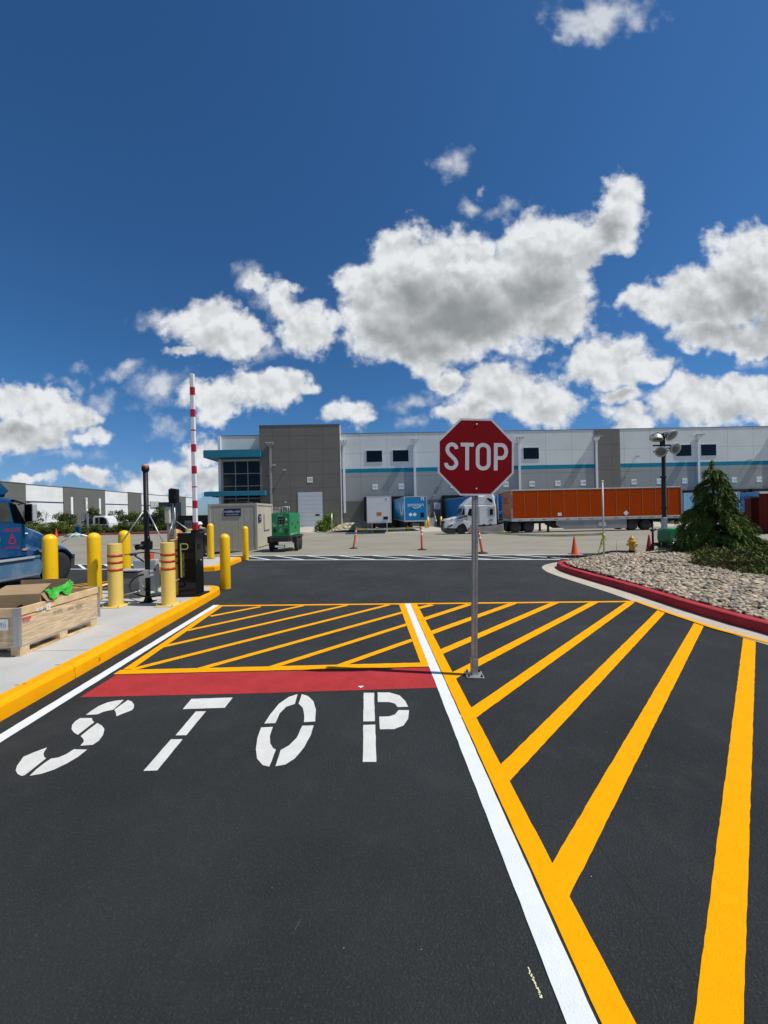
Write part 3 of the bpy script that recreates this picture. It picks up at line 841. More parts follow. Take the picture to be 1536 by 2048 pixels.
def post(loc, label, first=[None]):
    if first[0]: return dup(first[0], loc, label=label)
    t = thing('guard_post', label, 'bollard', loc, 0, 'pale yellow steel posts with red bands')
    r, h = .109, 1.05
    b = MB(); b.cyl((0, 0, .01), (0, 0, h), r, n=28, cap=False); b.cyl((0, 0, h - .006), (0, 0, h + .012), r - .008, n=28); b.build('tube', M_POSTY, t)
    for z in (.84, .725, .60):
        q = MB(); q.lathe([(r, z), (r + .003, z), (r + .003, z + .042), (r, z + .042)], n=28); q.build('red_band', M_REDT, t)
    p = MB(); p.box(-.165, .165, -.165, .165, 0, .012, .002); p = p.build('base_plate', M_POSTY, t)
    for x in (-.13, .13):
        for y in (-.13, .13):
            m_ = MB(); m_.cyl((x, y, .01), (x, y, .035), .011, n=6); m_.build('anchor_bolt', M_GALV, p)
    first[0] = t
    return t
Z0 = .149
post((-4.60, 6.56, Z0), 'pale yellow steel post with three red bands, next to the end of the wooden crate')
post((-3.70, 6.56, Z0), 'pale yellow steel post with three red bands, directly left of the black barrier cabinet')
post((-3.99, 7.35, Z0), 'pale yellow red-banded post mostly hidden behind the front post and grey junction box')
post((-7.18, 13.2, Z0), 'pale yellow steel post with red bands on the far island, left of the black cabinet')
post((-6.75, 13.3, Z0), 'pale yellow post whose flat top just shows above the black cabinet')
# ------------------------------------------------------------------ barrier gate
def barrier():
    t = thing('barrier_gate', 'black barrier gate cabinet with raised red and white striped boom on the pavement', 'barrier gate', (-3.71, 7.36, Z0))
    b = MB(); b.box(-.165, .165, -.16, .16, .03, 1.17, .006); cab = b.build('cabinet', M_BLACK, t)
    b = MB(); b.box(-.158, .158, -.1625, -.158, .06, 1.11, .001); b.build('cabinet_door', M_BLACK, cab)
    b = MB(); b.box(-.20, .25, -.21, .21, 0, .03, .004); b.build('base_plate', M_BLKM, t)
    b = MB(); b.box(-.172, .172, -.168, .168, 1.168, 1.19, .004); b.build('lid', M_BLACK, t)
    for z in (.87, .57):
        b = MB(); b.box(.165, .172, -.06, .05, z, z + .10, .002); b.build('side_hatch', M_BLKM, cab)
    b = MB(); b.cyl((.165, 0.02, .66), (.19, .02, .66), .012); b.build('lock', M_GALV, cab)
    lime = mat('lime_print', (0.55, 0.60, 0.16), 0.5)
    b = MB()
    b.stroke([(-.105, .80), (-.105, 1.0)], .022, face((0, -.164, 0), *FRONT), .001)
    b.stroke([(-.105, .99), (-.02, .99)] + [(-.02 + .052 * math.cos(R(a)), .938 + .052 * math.sin(R(a))) for a in range(80, -81, -20)] + [(-.02, .886), (-.09, .886)], .02, face((0, -.164, 0), *FRONT), .001)
    b.stroke([(-.100, .36), (-.100, .80)], .03, face((0, -.164, 0), *FRONT), .001)
    b.build('logo', lime, cab)
    b = MB(); b.text('Intelligent Gate System', .062, face((-.055, -.1642, .60), (0, 0, -1), (1, 0, 0)), .0006, sx=.78); b.build('lettering', mat('dim_lime_print', (0.26, 0.29, 0.08), 0.5), cab)
    # boom standing straight up from the lid
    bz0, bz1 = 1.19, 4.22
    L = bz1 - bz0; bands = [(220,290), (395,462), (555,572), (670,737), (842,910), (1003,1018), (1115,1182), (1287,1355)]
    bm = MB(); bm.box(-.04, .04, -.03, .03, bz0 - .02, bz1, .012); o = bm.build('boom', M_PAPER, t)
    red = mat('red_boom_film', (0.42, 0.008, 0.025), 0.4)
    for y0, y1 in bands:
        z1 = bz1 - (y0 - 118) / (1370 - 118) * L; z0 = bz1 - (y1 - 118) / (1370 - 118) * L
        q = MB(); q.box(-.0415, .0415, -.0315, .0315, z0, z1, .012); q.build('red_stripe', red, o)
    o.location = (.10, 0, 0)
    b = MB(); b.box(.03, .17, -.05, .05, 1.16, 1.24, .01); b.build('boom_mount', M_BLKM, t)
barrier()
# ------------------------------------------------------------------ camera poles
def strut(par, a, b, r=.011):
    m_ = MB(); m_.cyl(a, b, r, n=8); m_.build('strut', M_GALV, par)
def camera_pole():
    t = thing('camera_pole', 'tall black camera pole with pale orange cap, stayed between two striped posts', 'camera pole', (-4.21, 6.82, Z0))
    b = MB(); b.cyl((0, 0, .0), (0, 0, 2.36), .041, n=16); b.build('pole', M_BLKM, t)
    b = MB(); b.lathe([(.041, 2.30), (.062, 2.33), (.062, 2.39), (.05, 2.39)], n=16); b.build('collar', M_BLKM, t)
    b = MB(); b.lathe([(.052, 2.385), (.056, 2.39), (.056, 2.425), (.048, 2.437), (.004, 2.44)], n=16); b.build('beacon', mat('pale_orange_lens', (0.55, 0.27, 0.17), 0.4), t)
    b = MB(); b.box(-.1, .1, -.1, .1, 0, .014, .003); b.prism([(-.085, .014), (.085, .014), (.04, .11), (-.04, .11)], -.006, .006, 'Y'); b.prism([(-.085, .014), (.085, .014), (.04, .11), (-.04, .11)], -.006, .006, 'X'); b.build('base_plate', M_BLKM, t)
    c = MB(); c.box(-.07, .075, -.08, .06, .93, 1.08, .02); c.cyl((-.02, -.06, 1.0), (-.13, -.13, .97), .05, .042, 14); c.cyl((.02, -.02, 1.08), (.03, -.02, 1.17), .05, .03, 12); c = c.build('camera', M_BLKM, t)
    g = MB(); g.cyl((-.13, -.13, .97), (-.133, -.132, .969), .03, n=14); g.build('lens', M_GLASS, c)
    v = MB(); v.box(-.155, -.05, -.155, -.04, 1.02, 1.03, .003); v.build('camera_hood', M_BLKM, c)
    c = MB(); c.cyl((-.03, -.05, .72), (-.13, -.14, .84), .012, n=8); c.lathe([(.0, .0), (.05, .004), (.062, .02), (.03, .035), (.0, .036)], (-.15, -.15, .84), 14); c.build('second_camera', M_BLKM, t)
    k = MB(); k.box(-.06, .06, -.07, -.045, .44, .58, .004); k.box(-.075, .075, -.05, .05, .46, .49); k.box(-.075, .075, -.05, .05, .53, .56); k.build('bracket', M_ALU, t)
    for s in (-1, 1):
        strut(t, (s * .03, -.02, 1.62), (-.38 if s < 0 else .42, -.18, 1.0))
        strut(t, (s * .04, 0, .88), (-.30 if s < 0 else .42, -.16, .86), .013)
        strut(t, (s * .04, 0, .22), (-.30 if s < 0 else .42, -.20, .17), .012)
        strut(t, (s * .04, 0, .2), (-.35 if s < 0 else .40, .30, .34), .012)
    cb = MB(); pts = [(-.02, -.06, .50), (-.16, -.08, .47), (-.27, -.1, .34), (-.24, -.1, .22), (-.08, -.1, .13), (.1, -.08, .10), (.27, 0, .13), (.32, .12, .2)]
    cb.tube([tuple(p) for p in smooth3(pts)], .016, 8); cb.build('cable', M_RUB, t)
def smooth3(pts, it=2):
    P = [Vector(p) for p in pts]
    for _ in range(it):
        Q = [P[0]]
        for a, b in zip(P, P[1:]): Q += [a.lerp(b, .25), a.lerp(b, .75)]
        P = Q + [P[-1]]
    return P
camera_pole()
def junction():
    t = thing('junction_box', 'light grey flat junction box standing behind the black camera pole', 'junction box', (-4.60, 7.42, Z0))
    b = MB(); b.box(-.225, .225, -.06, .06, .12, .69, .02); b.build('box', M_GREYB, t)
    b = MB(); b.box(-.205, .205, -.066, -.058, .15, .66, .006); b.build('door', M_GREYB, t)
    for x in (-.18, .18):
        b = MB(); b.box(x - .02, x + .02, -.02, .02, 0, .13); b.build('leg', M_GALV, t)
    b = MB(); b.cyl((.2, -.07, .5), (.2, -.08, .5), .02); b.build('latch', M_BLKM, t)
    t = thing('control_pedestal', 'slate grey sloping control pedestal between the two striped posts', 'pedestal', (-4.80, 7.26, Z0))
    b = MB(); b.loft([[(-.24, -.12, 0), (.24, -.12, 0), (.24, .12, 0), (-.24, .12, 0)], [(-.23, -.12, .28), (.23, -.12, .28), (.23, .12, .33), (-.23, .12, .33)], [(-.16, -.09, .47), (.2, -.09, .47), (.2, .11, .50), (-.16, .11, .50)]]); b.build('housing', mat('slate_grey', (0.13, 0.135, 0.14), 0.5), t)
    b = MB(); b.box(-.18, .22, -.12, .13, .50, .525, .006); b.build('lid', M_GREYB, t)
    t = thing('orange_toolbox', 'small orange box sitting on top of the grey junction box', 'toolbox', (-4.56, 7.44, Z0 + .692))
    b = MB(); b.box(-.07, .07, -.05, .05, 0, .11, .01); b.build('body', M_ORANGE, t)
    b = MB(); b.tube([(-.04, 0, .11), (-.04, 0, .14), (.04, 0, .14), (.04, 0, .11)], .008, 6); b.build('handle', M_BLKM, t)
junction()
def pole2():
    t = thing('radar_pole', 'thin pole with black sensor head and ivory box on the far island', 'sensor pole', (-6.98, 12.8, Z0))
    b = MB(); b.cyl((0, 0, 0), (0, 0, 2.15), .05, n=12); b.build('pole', M_GALV, t)
    b = MB(); b.box(-.13, .15, -.1, .1, 1.95, 2.42, .03); b.box(-.1, .12, -.16, -.08, 2.05, 2.2, .02); b.build('sensor_head', M_BLKM, t)
    b = MB(); b.lathe([(.07, 2.41), (.075, 2.45), (.01, 2.46)], (-.03, 0, 0), 12); b.build('beacon', mat('pale_orange_lens', (0.55, 0.27, 0.17), 0.4), t)
    b = MB(); b.box(-.26, -.08, -.12, .02, 1.28, 1.83, .03); b.build('antenna_box', mat('ivory_plastic', (0.52, 0.50, 0.38), 0.5), t)
    b = MB(); b.tube(smooth3([(.05, -.06, 1.95), (.12, -.06, 1.7), (.1, -.06, 1.4), (.04, -.06, 1.1)]), .018, 6); b.build('cable', M_RUB, t)
    strut(t, (.05, 0, 1.35), (.55, .1, .95), .018); strut(t, (-.02, -.05, 1.3), (-.02, -.3, .95), .02)
pole2()
# ------------------------------------------------------------------ crate and cardboard box
def crate():
    t = thing('wooden_crate', 'open pine crate wrapped in torn film standing on a wooden pallet on the pavement', 'crate', (-4.03, 4.22, Z0), R(1.5))
    W, L, h0, h1 = -1.0, 1.22, .10, .535
    def side(name, x0, x1, y0, y1):
        b = MB(); b.box(x0, x1, y0, y1, h0 + .012, h1, .003); return b.build(name, M_WOOD, t)
    side('side_panel', -.022, 0, 0.0, L); side('side_panel', W, W + .022, 0, L)
    side('end_panel', W + .022, -.022, 0, .022); side('end_panel', W + .022, -.022, L - .022, L)
    b = MB(); b.box(W + .02, -.02, .02, L - .02, h0 + .012, h0 + .03); b.build('floor_board', M_WOOD, t)
    lw = mat('pale_wood', (0.60, 0.44, 0.24), 0.75, 0, 0.15, 8, 0.2, 30)
    for y0, y1 in ((.0, L),):               # top battens outside
        b = MB(); b.box(0.001, .012, y0, y1, h1 - .085, h1 - .002, .002); b.build('batten', lw, t)
    b = MB(); b.box(W, -.001, -.012, -.001, h1 - .10, h1 - .002, .002); b.build('batten', lw, t)
    for p in ((.0005, -.0005), (.0005, L + .0005)):
        b = MB(); s = 1 if p[1] < .1 else -1
        b.box(.0005, .0145, p[1] - s * .014, p[1] + s * .022, h0 + .01, h1, .001); b.box(-.05, .0005, p[1] - s * .0145, p[1] - s * .0005, h0 + .01, h1, .001); b.build('corner_iron', M_GALV, t)
    pal = MB(); pal.box(W + .02, -.01, .02, L - .02, h0 - .008, h0 + .011); pal = pal.build('pallet', lw, t)
    for y in (.02, L / 2 - .05, L - .14):
        for x in (W + .02, W / 2 - .04, -.11):
            b = MB(); b.box(x, x + .1, y, y + .12, .016, h0 - .009, .003); b.build('block', lw, pal)
    for x in (W + .02, W / 2 - .04, -.11):
        b = MB(); b.box(x, x + .1, .02, L - .02, 0, .015, .002); b.build('runner', M_WOOD, pal)
    # stretch film: crumpled skin low on both visible sides
    film = mat('stretch_film', (0.62, 0.63, 0.62), 0.25, 0, 0.1, 9, 0.5, 22)
    fm = film.node_tree
    b_ = fm.nodes['Principled BSDF']; b_.inputs['Alpha'].default_value = .16
    f = MB()
    for fx in ((lambda u, k: (.016 + k, u * L, 0)), (lambda u, k: (-u * .98, -.018 - k, 0))):
        g = [[None] * 9 for _ in range(25)]
        for i in range(25):
            for j in range(9):
                x, y, z = fx(i / 24, rnd.uniform(0, .007))
                top = h1 - .12 + .03 * math.sin(i * 1.3) + rnd.uniform(-.015, .015); bot = h0 - .02 + rnd.uniform(-.02, .015)
                g[i][j] = f.bm.verts.new((x, y, bot + (top - bot) * j / 8))
        f.sm = True
        for i in range(24):
            for j in range(8): f._f((g[i][j], g[i + 1][j], g[i + 1][j + 1], g[i][j + 1]))
    f.build('stretch_film', film, t)
    M_ = face((.0135, 0, 0), (0, 1, 0), (0, 0, 1))
    b = MB(); b.box(.0025, .0195, .04, .13, .385, .417); b.build('red_sticker', mat('red_sticker', (.55, .015, .015), .5), t)
    b = MB(); b.box(.0125, .0142, .21, .29, .447, .477); b.build('white_sticker', M_PAPER, t); b = MB(); b.box(.0125, .0142, .345, .40, .425, .49); b.build('white_sticker', M_PAPER, t)
    ink = mat('stencil_ink', (0.03, 0.028, 0.025), 0.8)
    YZ = ((0, 1, 0), (0, 0, 1))
    b = MB(); scribble(b, face((.0145, .25, .462), *YZ), .055, .016, 5); scribble(b, face((.0145, .372, .458), *YZ), .03, .04, 2)
    for yy, ww in ((.52, .14), (.72, .1), (.86, .12)): scribble(b, face((.0025, yy, .36 - (yy - .5) * .05), *YZ), ww, .035, 4)
    b.build('stencil', ink, t)
    b = MB(); b.box(-.34, -.10, -.0155, -.0135, .30, .42); b.build('white_sticker', M_PAPER, t)
    b = MB(); scribble(b, face((-.155, -.016, .36), *FRONT), .07, .05, 3); scribble(b, face((-.27, -.016, .39), *FRONT), .1, .015, 8); scribble(b, face((-.27, -.016, .36), *FRONT), .1, .012, 9); b.build('stencil', ink, t)
    # cardboard box inside, flaps open, green film over its lip
    c = thing('cardboard_box', 'open brown cardboard box with bright green film inside the pine crate', 'cardboard box', (-4.36, 4.72, Z0 + .131), R(8))
    cw, cl, ch, th = .27, .24, .50, .006
    b = MB()
    b.box(-cw, cw, -cl, -cl + th, 0, ch); b.box(-cw, cw, cl - th, cl, 0, ch); b.box(-cw, -cw + th, -cl + th, cl - th, 0, ch); b.box(cw - th, cw, -cl + th, cl - th, 0, ch); b.box(-cw + th, cw - th, -cl + th, cl - th, 0, th)
    b.build('box', M_CARD, c)
    fl = MB(); fl.loft([[(-cw, -cl, ch), (cw, -cl, ch), (cw, -cl + .004, ch + .005), (-cw, -cl + .004, ch + .005)], [(-cw + .03, -.02, ch + .075), (cw - .05, .02, ch + .075), (cw - .05, .02, ch + .08), (-cw + .03, -.02, ch + .08)]]); fl.build('flap', M_CARD, c)
    fl = MB(); fl.loft([[(cw, -cl, ch), (cw, cl, ch), (cw + .005, cl, ch + .003), (cw + .005, -cl, ch + .003)], [(cw + .05, -cl + .03, ch - .1), (cw + .05, cl - .03, ch - .1), (cw + .055, cl - .03, ch - .1), (cw + .055, -cl + .03, ch - .1)]]); fl.build('flap', M_CARD, c)
    fl = MB(); fl.box(-cw, cw, cl, cl + .006, ch - .005, ch + .10); fl.build('flap', M_CARD, c)
    g = MB(); g.sm = True
    gg = [[None] * 9 for _ in range(19)]
    for i in range(19):
        for j in range(9):
            yy = -cl + .06 + i / 18 * (2 * cl - .05); s_ = j / 8
            xx = cw + .02 + .05 * s_ + rnd.uniform(-.012, .012); zz = ch + .035 - .10 * s_ - .04 * math.sin(i * .6) * s_ + rnd.uniform(-.01, .01) + (.05 * max(0, (i - 14) / 4))
            gg[i][j] = g.bm.verts.new((xx, yy, zz))
    for i in range(18):
        for j in range(8): g._f((gg[i][j], gg[i + 1][j], gg[i + 1][j + 1], gg[i][j + 1]))
    g.build('green_film', M_GREENF, c)
    b = MB(); 
    for k in range(4): b.box(.06 + k * .035, .075 + k * .035, -.19, -.10, 0, .002, 0, Matrix.Translation((0, .02, ch + .05)) @ Matrix.Rotation(R(18), 4, 'X'))
    b.build('handling_mark', ink, c)
    k = thing('folded_carton', 'flattened brown carton lying in the near end of the pine crate', 'carton', (-4.62, 4.40, Z0 + .40), R(-14))
    b = MB(); b.box(-.26, .2, -.13, .16, 0, .03, .004); b.loft([[(-.26, .16, .03), (.2, .16, .03), (.2, .165, .03), (-.26, .165, .03)], [(-.22, .25, .09), (.15, .27, .1), (.15, .275, .1), (-.22, .255, .09)]]); b.box(-.25, .19, -.12, .15, -.268, -.001); b.build('carton', M_CARD, k)
    k = thing('black_bag', 'crumpled black plastic bag beside the cardboard box in the crate', 'bag', (-4.17, 4.40, Z0 + .131))
    P = IV + .22 * np.sin(IV[:, [1, 2, 0]] * 5 + 1.3) + .1 * np.sin(IV[:, [2, 0, 1]] * 11)
    npmesh('bag', P * np.array([.08, .09, .18]) + np.array([0, 0, .19]), IF, M_BLACK, k, None, True, 3)
crate()
# ------------------------------------------------------------------ small things in the yard
def cone(loc, label, h=.72, m=M_ORANGE, rz=0):
    t = thing('traffic_cone', label, 'traffic cone', loc, rz, 'orange traffic cones')
    s = h / .72
    b = MB(); b.lathe([(.14 * s, .03 * s), (.125 * s, .05 * s), (.028 * s, .70 * s), (.018 * s, .72 * s), (.004, .715 * s)], n=18); b.build('cone', m, t)
    b = MB(); b.box(-.18 * s, .18 * s, -.18 * s, .18 * s, 0, .03 * s, .008); b.build('base', m if h < .74 else M_BLKM, t)
    return t
cone((6.70, 13.6, 0.004), 'orange traffic cone beside the tip of the red kerb', .64)
cone((9.34, 13.6, gz(9.7, 13.6)), 'tall red traffic cone beside the light tower jack', .64, mat('red_cone', (.55, .02, .02), .5))
cone((-37.5, 44.0, -.34), 'distant red traffic cone in front of the left hedge', .92, mat('red_cone', (.55, .02, .02), .5))
def delineator(loc, lean, label, h=1.03):
    t = thing('delineator_post', label, 'delineator', loc, 0, 'faded orange delineator posts')
    b = MB(); b.lathe([(.06, .04), (.055, .1), (.042, h - .12), (.04, h - .08), (.02, h - .07), (.02, h - .03), (.035, h - .02), (.03, h), (.004, h)], n=14)
    o = b.build('tube', M_PINKO, t); o.rotation_euler = (0, lean, 0)
    for z in (h - .24, h - .40):
        q = MB(); q.lathe([(.046, z), (.047, z), (.0465, z + .08), (.045, z + .08)], n=14); q.build('reflective_band', M_SWHT, o)
    b = MB(); b.lathe([(.2, 0), (.2, .02), (.12, .05), (.07, .055)], n=16); b.build('base', M_RUB, t)
    return t
dz = lambda X, Y: gz(X, Y)
delineator((-1.49, 18.4, dz(-1.5, 18.4)), R(9), 'leaning orange delineator left of the other two, holding the tape start')
delineator((1.60, 16.5, dz(1.6, 16.5)), R(-1), 'upright orange delineator below the blue docked trailer')
delineator((3.70, 14.6, dz(3.7, 14.6)), R(-9), 'leaning orange delineator just right of the stop sign post', .95)
def tape(name, a, b, sag, label):
    m_ = MB(); a, b = Vector(a), Vector(b); n = 26
    rr = []
    for i in range(n + 1):
        p = a.lerp(b, i / n); p.z -= sag * 4 * (i / n) * (1 - i / n)
        tw = .4 * math.sin(i * .9)
        rr.append([p + Vector((0, math.sin(tw) * .04, -math.cos(tw) * .038)), p + Vector((0, -math.sin(tw) * .04, math.cos(tw) * .038))])
    m_.loft(rr, close=False)
    o = m_.build(name, M_TAPE); tag(o, label, 'caution tape', 'spans of caution tape')
tape('caution_tape', (-1.33, 18.4, dz(0, 18.4) + .93), (1.58, 16.5, dz(1, 16.5) + .97), .03, 'yellow and white caution tape strung between the two left delineators')
tape('caution_tape', (3.55, 14.6, dz(3, 14.6) + .85), (6.52, 11.4, .86), .10, 'yellow caution tape running behind the sign post to the thin white pole')
def thin_pole():
    p = G(1208, 1117, .2)
    t = thing('marker_pole', 'thin white plastic pole with a knotted yellow ribbon standing in the stones', 'pole', (p.x, p.y, .17))
    b = MB(); b.cyl((0, 0, -.1), (-.0, 0, 2.2), .022, n=10); b.build('pole', mat('white_plastic', (.55, .56, .57), .5), t)
    b = MB(); b.lathe([(.024, 2.19), (.03, 2.2), (.03, 2.23), (.004, 2.24)], n=10); b.build('cap', M_PAPER, t)
    b = MB()
    for s, L in ((-1, .46), (-.55, .30), (.4, .12)):
        rr = []
        for i in range(8):
            z = .66 - L * i / 7; x = s * .17 * (i / 7) ** .7; rr.append([(x - .02, -.026 + .01 * math.sin(i), z), (x + .02, -.03 - .01 * math.sin(i * 2), z - .004)])
        b.loft(rr, close=False)
    b.lathe([(.023, .62), (.04, .64), (.042, .70), (.024, .73)], n=8); b.build('ribbon', mat('yellow_ribbon', (.52, .48, .06), .6), t)
thin_pole()
def hydrant():
    t = thing('fire_hydrant', 'yellow fire hydrant with black base flange standing among the stones', 'fire hydrant', (7.45, 11.6, .20))
    t.scale = (.95, .95, .86)
    b = MB(); b.lathe([(.075, .12), (.085, .16), (.082, .42), (.105, .43), (.105, .46), (.09, .47), (.088, .52), (.075, .58), (.05, .625), (.02, .64), (.02, .675), (.004, .68)], n=18); b.build('barrel', M_HYD, t)
    for s in (-1, 1):
        q = MB(); q.cyl((s * .07, 0, .36), (s * .135, 0, .36), .04, .036, 12); q.cyl((s * .135, 0, .36), (s * .155, 0, .36), .046, .046, 8); q.build('outlet', M_HYD, t)
    q = MB(); q.cyl((0, -.07, .33), (0, -.14, .33), .055, .05, 12); q.cyl((0, -.14, .33), (0, -.165, .33), .06, .06, 8); q.build('outlet', M_HYD, t)
    q = MB(); q.lathe([(.105, .43), (.135, .47), (.135, .485), (.10, .50)], n=18); q.build('bonnet_flange', M_HYD, t)
    q = MB(); q.lathe([(.12, -.05), (.12, .06), (.075, .065), (.075, .12), (.12, .125), (.12, .15), (.08, .16)], n=18); q.build('base_flange', M_BLKM, t)
hydrant()
def stake():
    t = thing('steel_stake', 'thin steel stake poking out of the stones between pole and hydrant', 'stake', (6.98, 11.6, .2))
    b = MB(); b.cyl((0, 0, 0), (.01, 0, .42), .008, n=6); b.build('rod', M_GALVR, t)
    b = MB(); b.lathe([(.008, .40), (.014, .405), (.014, .42), (.004, .425)], (.01, 0, 0), 6); b.build('cap', M_GALVR, t)
    t = thing('black_hose', 'black hose lying along the far kerb by the white pole', 'hose', (6.3, 12.3, .02))
    b = MB(); b.tube(smooth3([(-.9, .5, 0), (-.2, .55, .02), (.4, .35, .02), (.9, .1, .2), (1.25, -.1, .22), (1.45, -.25, .2)]), .03, 8); b.build('hose', M_RUB, t)
stake()
# ------------------------------------------------------------------ light tower
def wheel(par, c, r, wd, axis='X', rim=M_RIM, name='wheel', out=1, holes=8):
    w_ = thing(name, None, None); w_.parent = par; w_.location = c
    k = .62
    b = MB(); b.lathe([(r * k, -wd / 2), (r * .93, -wd / 2), (r, -wd * .34), (r, wd * .34), (r * .93, wd / 2), (r * k, wd / 2)], n=26, axis=axis); b.build('tyre', M_RUB, w_)
    b = MB(); o = out
    b.lathe([(r * k + .004, -o * wd * .45), (r * k + .004, o * wd * .46), (r * k - .02, o * wd * .44), (r * .5, o * wd * .2), (r * .34, o * wd * .16), (r * .3, o * wd * .38), (r * .14, o * wd * .42), (.004, o * wd * .42)], n=20, axis=axis); rm = b.build('rim', rim, w_)
    if holes:
        b = MB()
        for i in range(holes):
            a = 2 * math.pi * i / holes; q = (math.cos(a) * r * .43, math.sin(a) * r * .43); z = o * wd * .185
            P0, P1 = ((z - o * .02, q[0], q[1]), (z + o * .012, q[0], q[1])) if axis == 'X' else ((q[1], z - o * .02, q[0]), (q[1], z + o * .012, q[0]))
            b.cyl(P0, P1, r * .075, n=8)
        b.build('rim_hole', M_HOLE, w_)
    return w_
def light_tower():
    t = thing('light_tower', 'green trailer light tower with four floodlights on a black mast beside the cedar', 'light tower', (9.66, 13.35, gz(9.7, 13.35)))
    b = MB(); b.prism([(.02, .36), (-.02, .5), (.0, .80), (.07, .87), (.95, .87), (1.02, .80), (1.04, .4), (1.0, .34)], -.30, .30, 'Y', .03); b.build('housing', M_GEN, t)
    b = MB(); b.box(-.1, 1.0, -.4, .4, .26, .35); b.box(-.42, -.1, -.04, .04, .27, .33); b.build('chassis', M_CHASSIS, t)
    b = MB(); b.box(.1, .24, -.308, -.3, .45, .55, .002); b.build('label_plate', M_GREYB, t)
    wheel(t, (.4, -.5, .22), .22, .16, 'Y', M_RIM, out=-1); wheel(t, (.4, .5, .22), .22, .16, 'Y', M_RIM)
    b = MB(); b.box(.12, .68, -.58, -.42, .44, .47, .01); b.build('mudguard', M_CHASSIS, t)
    j = MB(); j.cyl((-.36, 0, 0), (-.36, 0, .88), .035, n=10); j.cyl((-.42, 0, .80), (-.26, 0, .84), .04, n=10); j.lathe([(.09, 0), (.09, .02), (.03, .03)], (-.36, 0, 0), 10); j.tube([(-.36, 0, .86), (-.37, 0, .95), (-.33, 0, 1.0)], .02); j.build('jack', M_BLKM, t)
    j = MB(); j.cyl((-.3, -.3, 0), (-.3, -.3, .4), .025); j.lathe([(.07, 0), (.07, .02), (.03, .03)], (-.3, -.3, 0), 10); j.build('stabiliser', M_BLKM, t)
    j = MB(); j.cyl((.0, -.46, 0.02), (.0, -.46, .42), .018); j.build('stabiliser', M_GALV, t)
    m_ = MB(); m_.box(.0, .085, -.04, .04, .9, 2.6); m_.box(.015, .07, -.028, .028, 2.6, 4.0); m_.build('mast', M_BLKM, t)
    m_ = MB(); m_.box(.09, .125, -.03, .03, 1.0, 3.4); m_.build('mast_rail', mat('steel_grey', (.16, .17, .18), .5, .4), t)
    m_ = MB(); m_.box(-.03, .12, -.06, .06, .84, 1.25, .01); m_.build('mast_foot', M_GALV, t)
    for z in (1.55, 2.62, 3.35):
        q = MB(); q.box(-.025, .115, -.06, .06, z, z + .06, .005); q.build('mast_clamp', M_BLKM, t)
    m_ = MB(); m_.box(-.28, .40, -.025, .025, 3.72, 3.77); m_.box(-.2, .38, -.02, .02, 4.0, 4.04); m_.box(-.02, .11, -.05, .05, 3.5, 4.14, .01); m_.build('cross_arm', M_BLKM, t)
    def lamp(c, d, r=.21):
        l_ = thing('floodlight', None, None); l_.parent = t; l_.location = c
        d = Vector(d).normalized(); l_.rotation_euler = d.to_track_quat('Z', 'Y').to_euler()
        q = MB(); q.lathe([(.06, -.16), (.10, -.13), (.16, -.06), (r, .03), (r + .015, .04), (r + .015, .055), (r - .01, .055)], n=22); q.build('reflector', M_ALU, l_)
        q = MB(); q.lathe([(r - .008, .05), (r * .6, .062), (.004, .066)], n=22); q.build('lens', M_LAMPG, l_)
        q = MB(); q.tube([(-r - .03, 0, .03), (-r - .03, 0, -.12), (0, 0, -.22), (r + .03, 0, -.12), (r + .03, 0, .03)], .014, 6); q.build('yoke', M_BLKM, l_)
    lamp((.27, -.10, 4.08), (.25, -.75, -.62), .20); lamp((.40, -.08, 3.62), (.18, -.9, -.25), .19)
    lamp((-.20, -.08, 3.98), (-.25, -.25, -1), .17); lamp((-.10, -.12, 3.52), (-.5, -.8, -.3), .17)
light_tower()
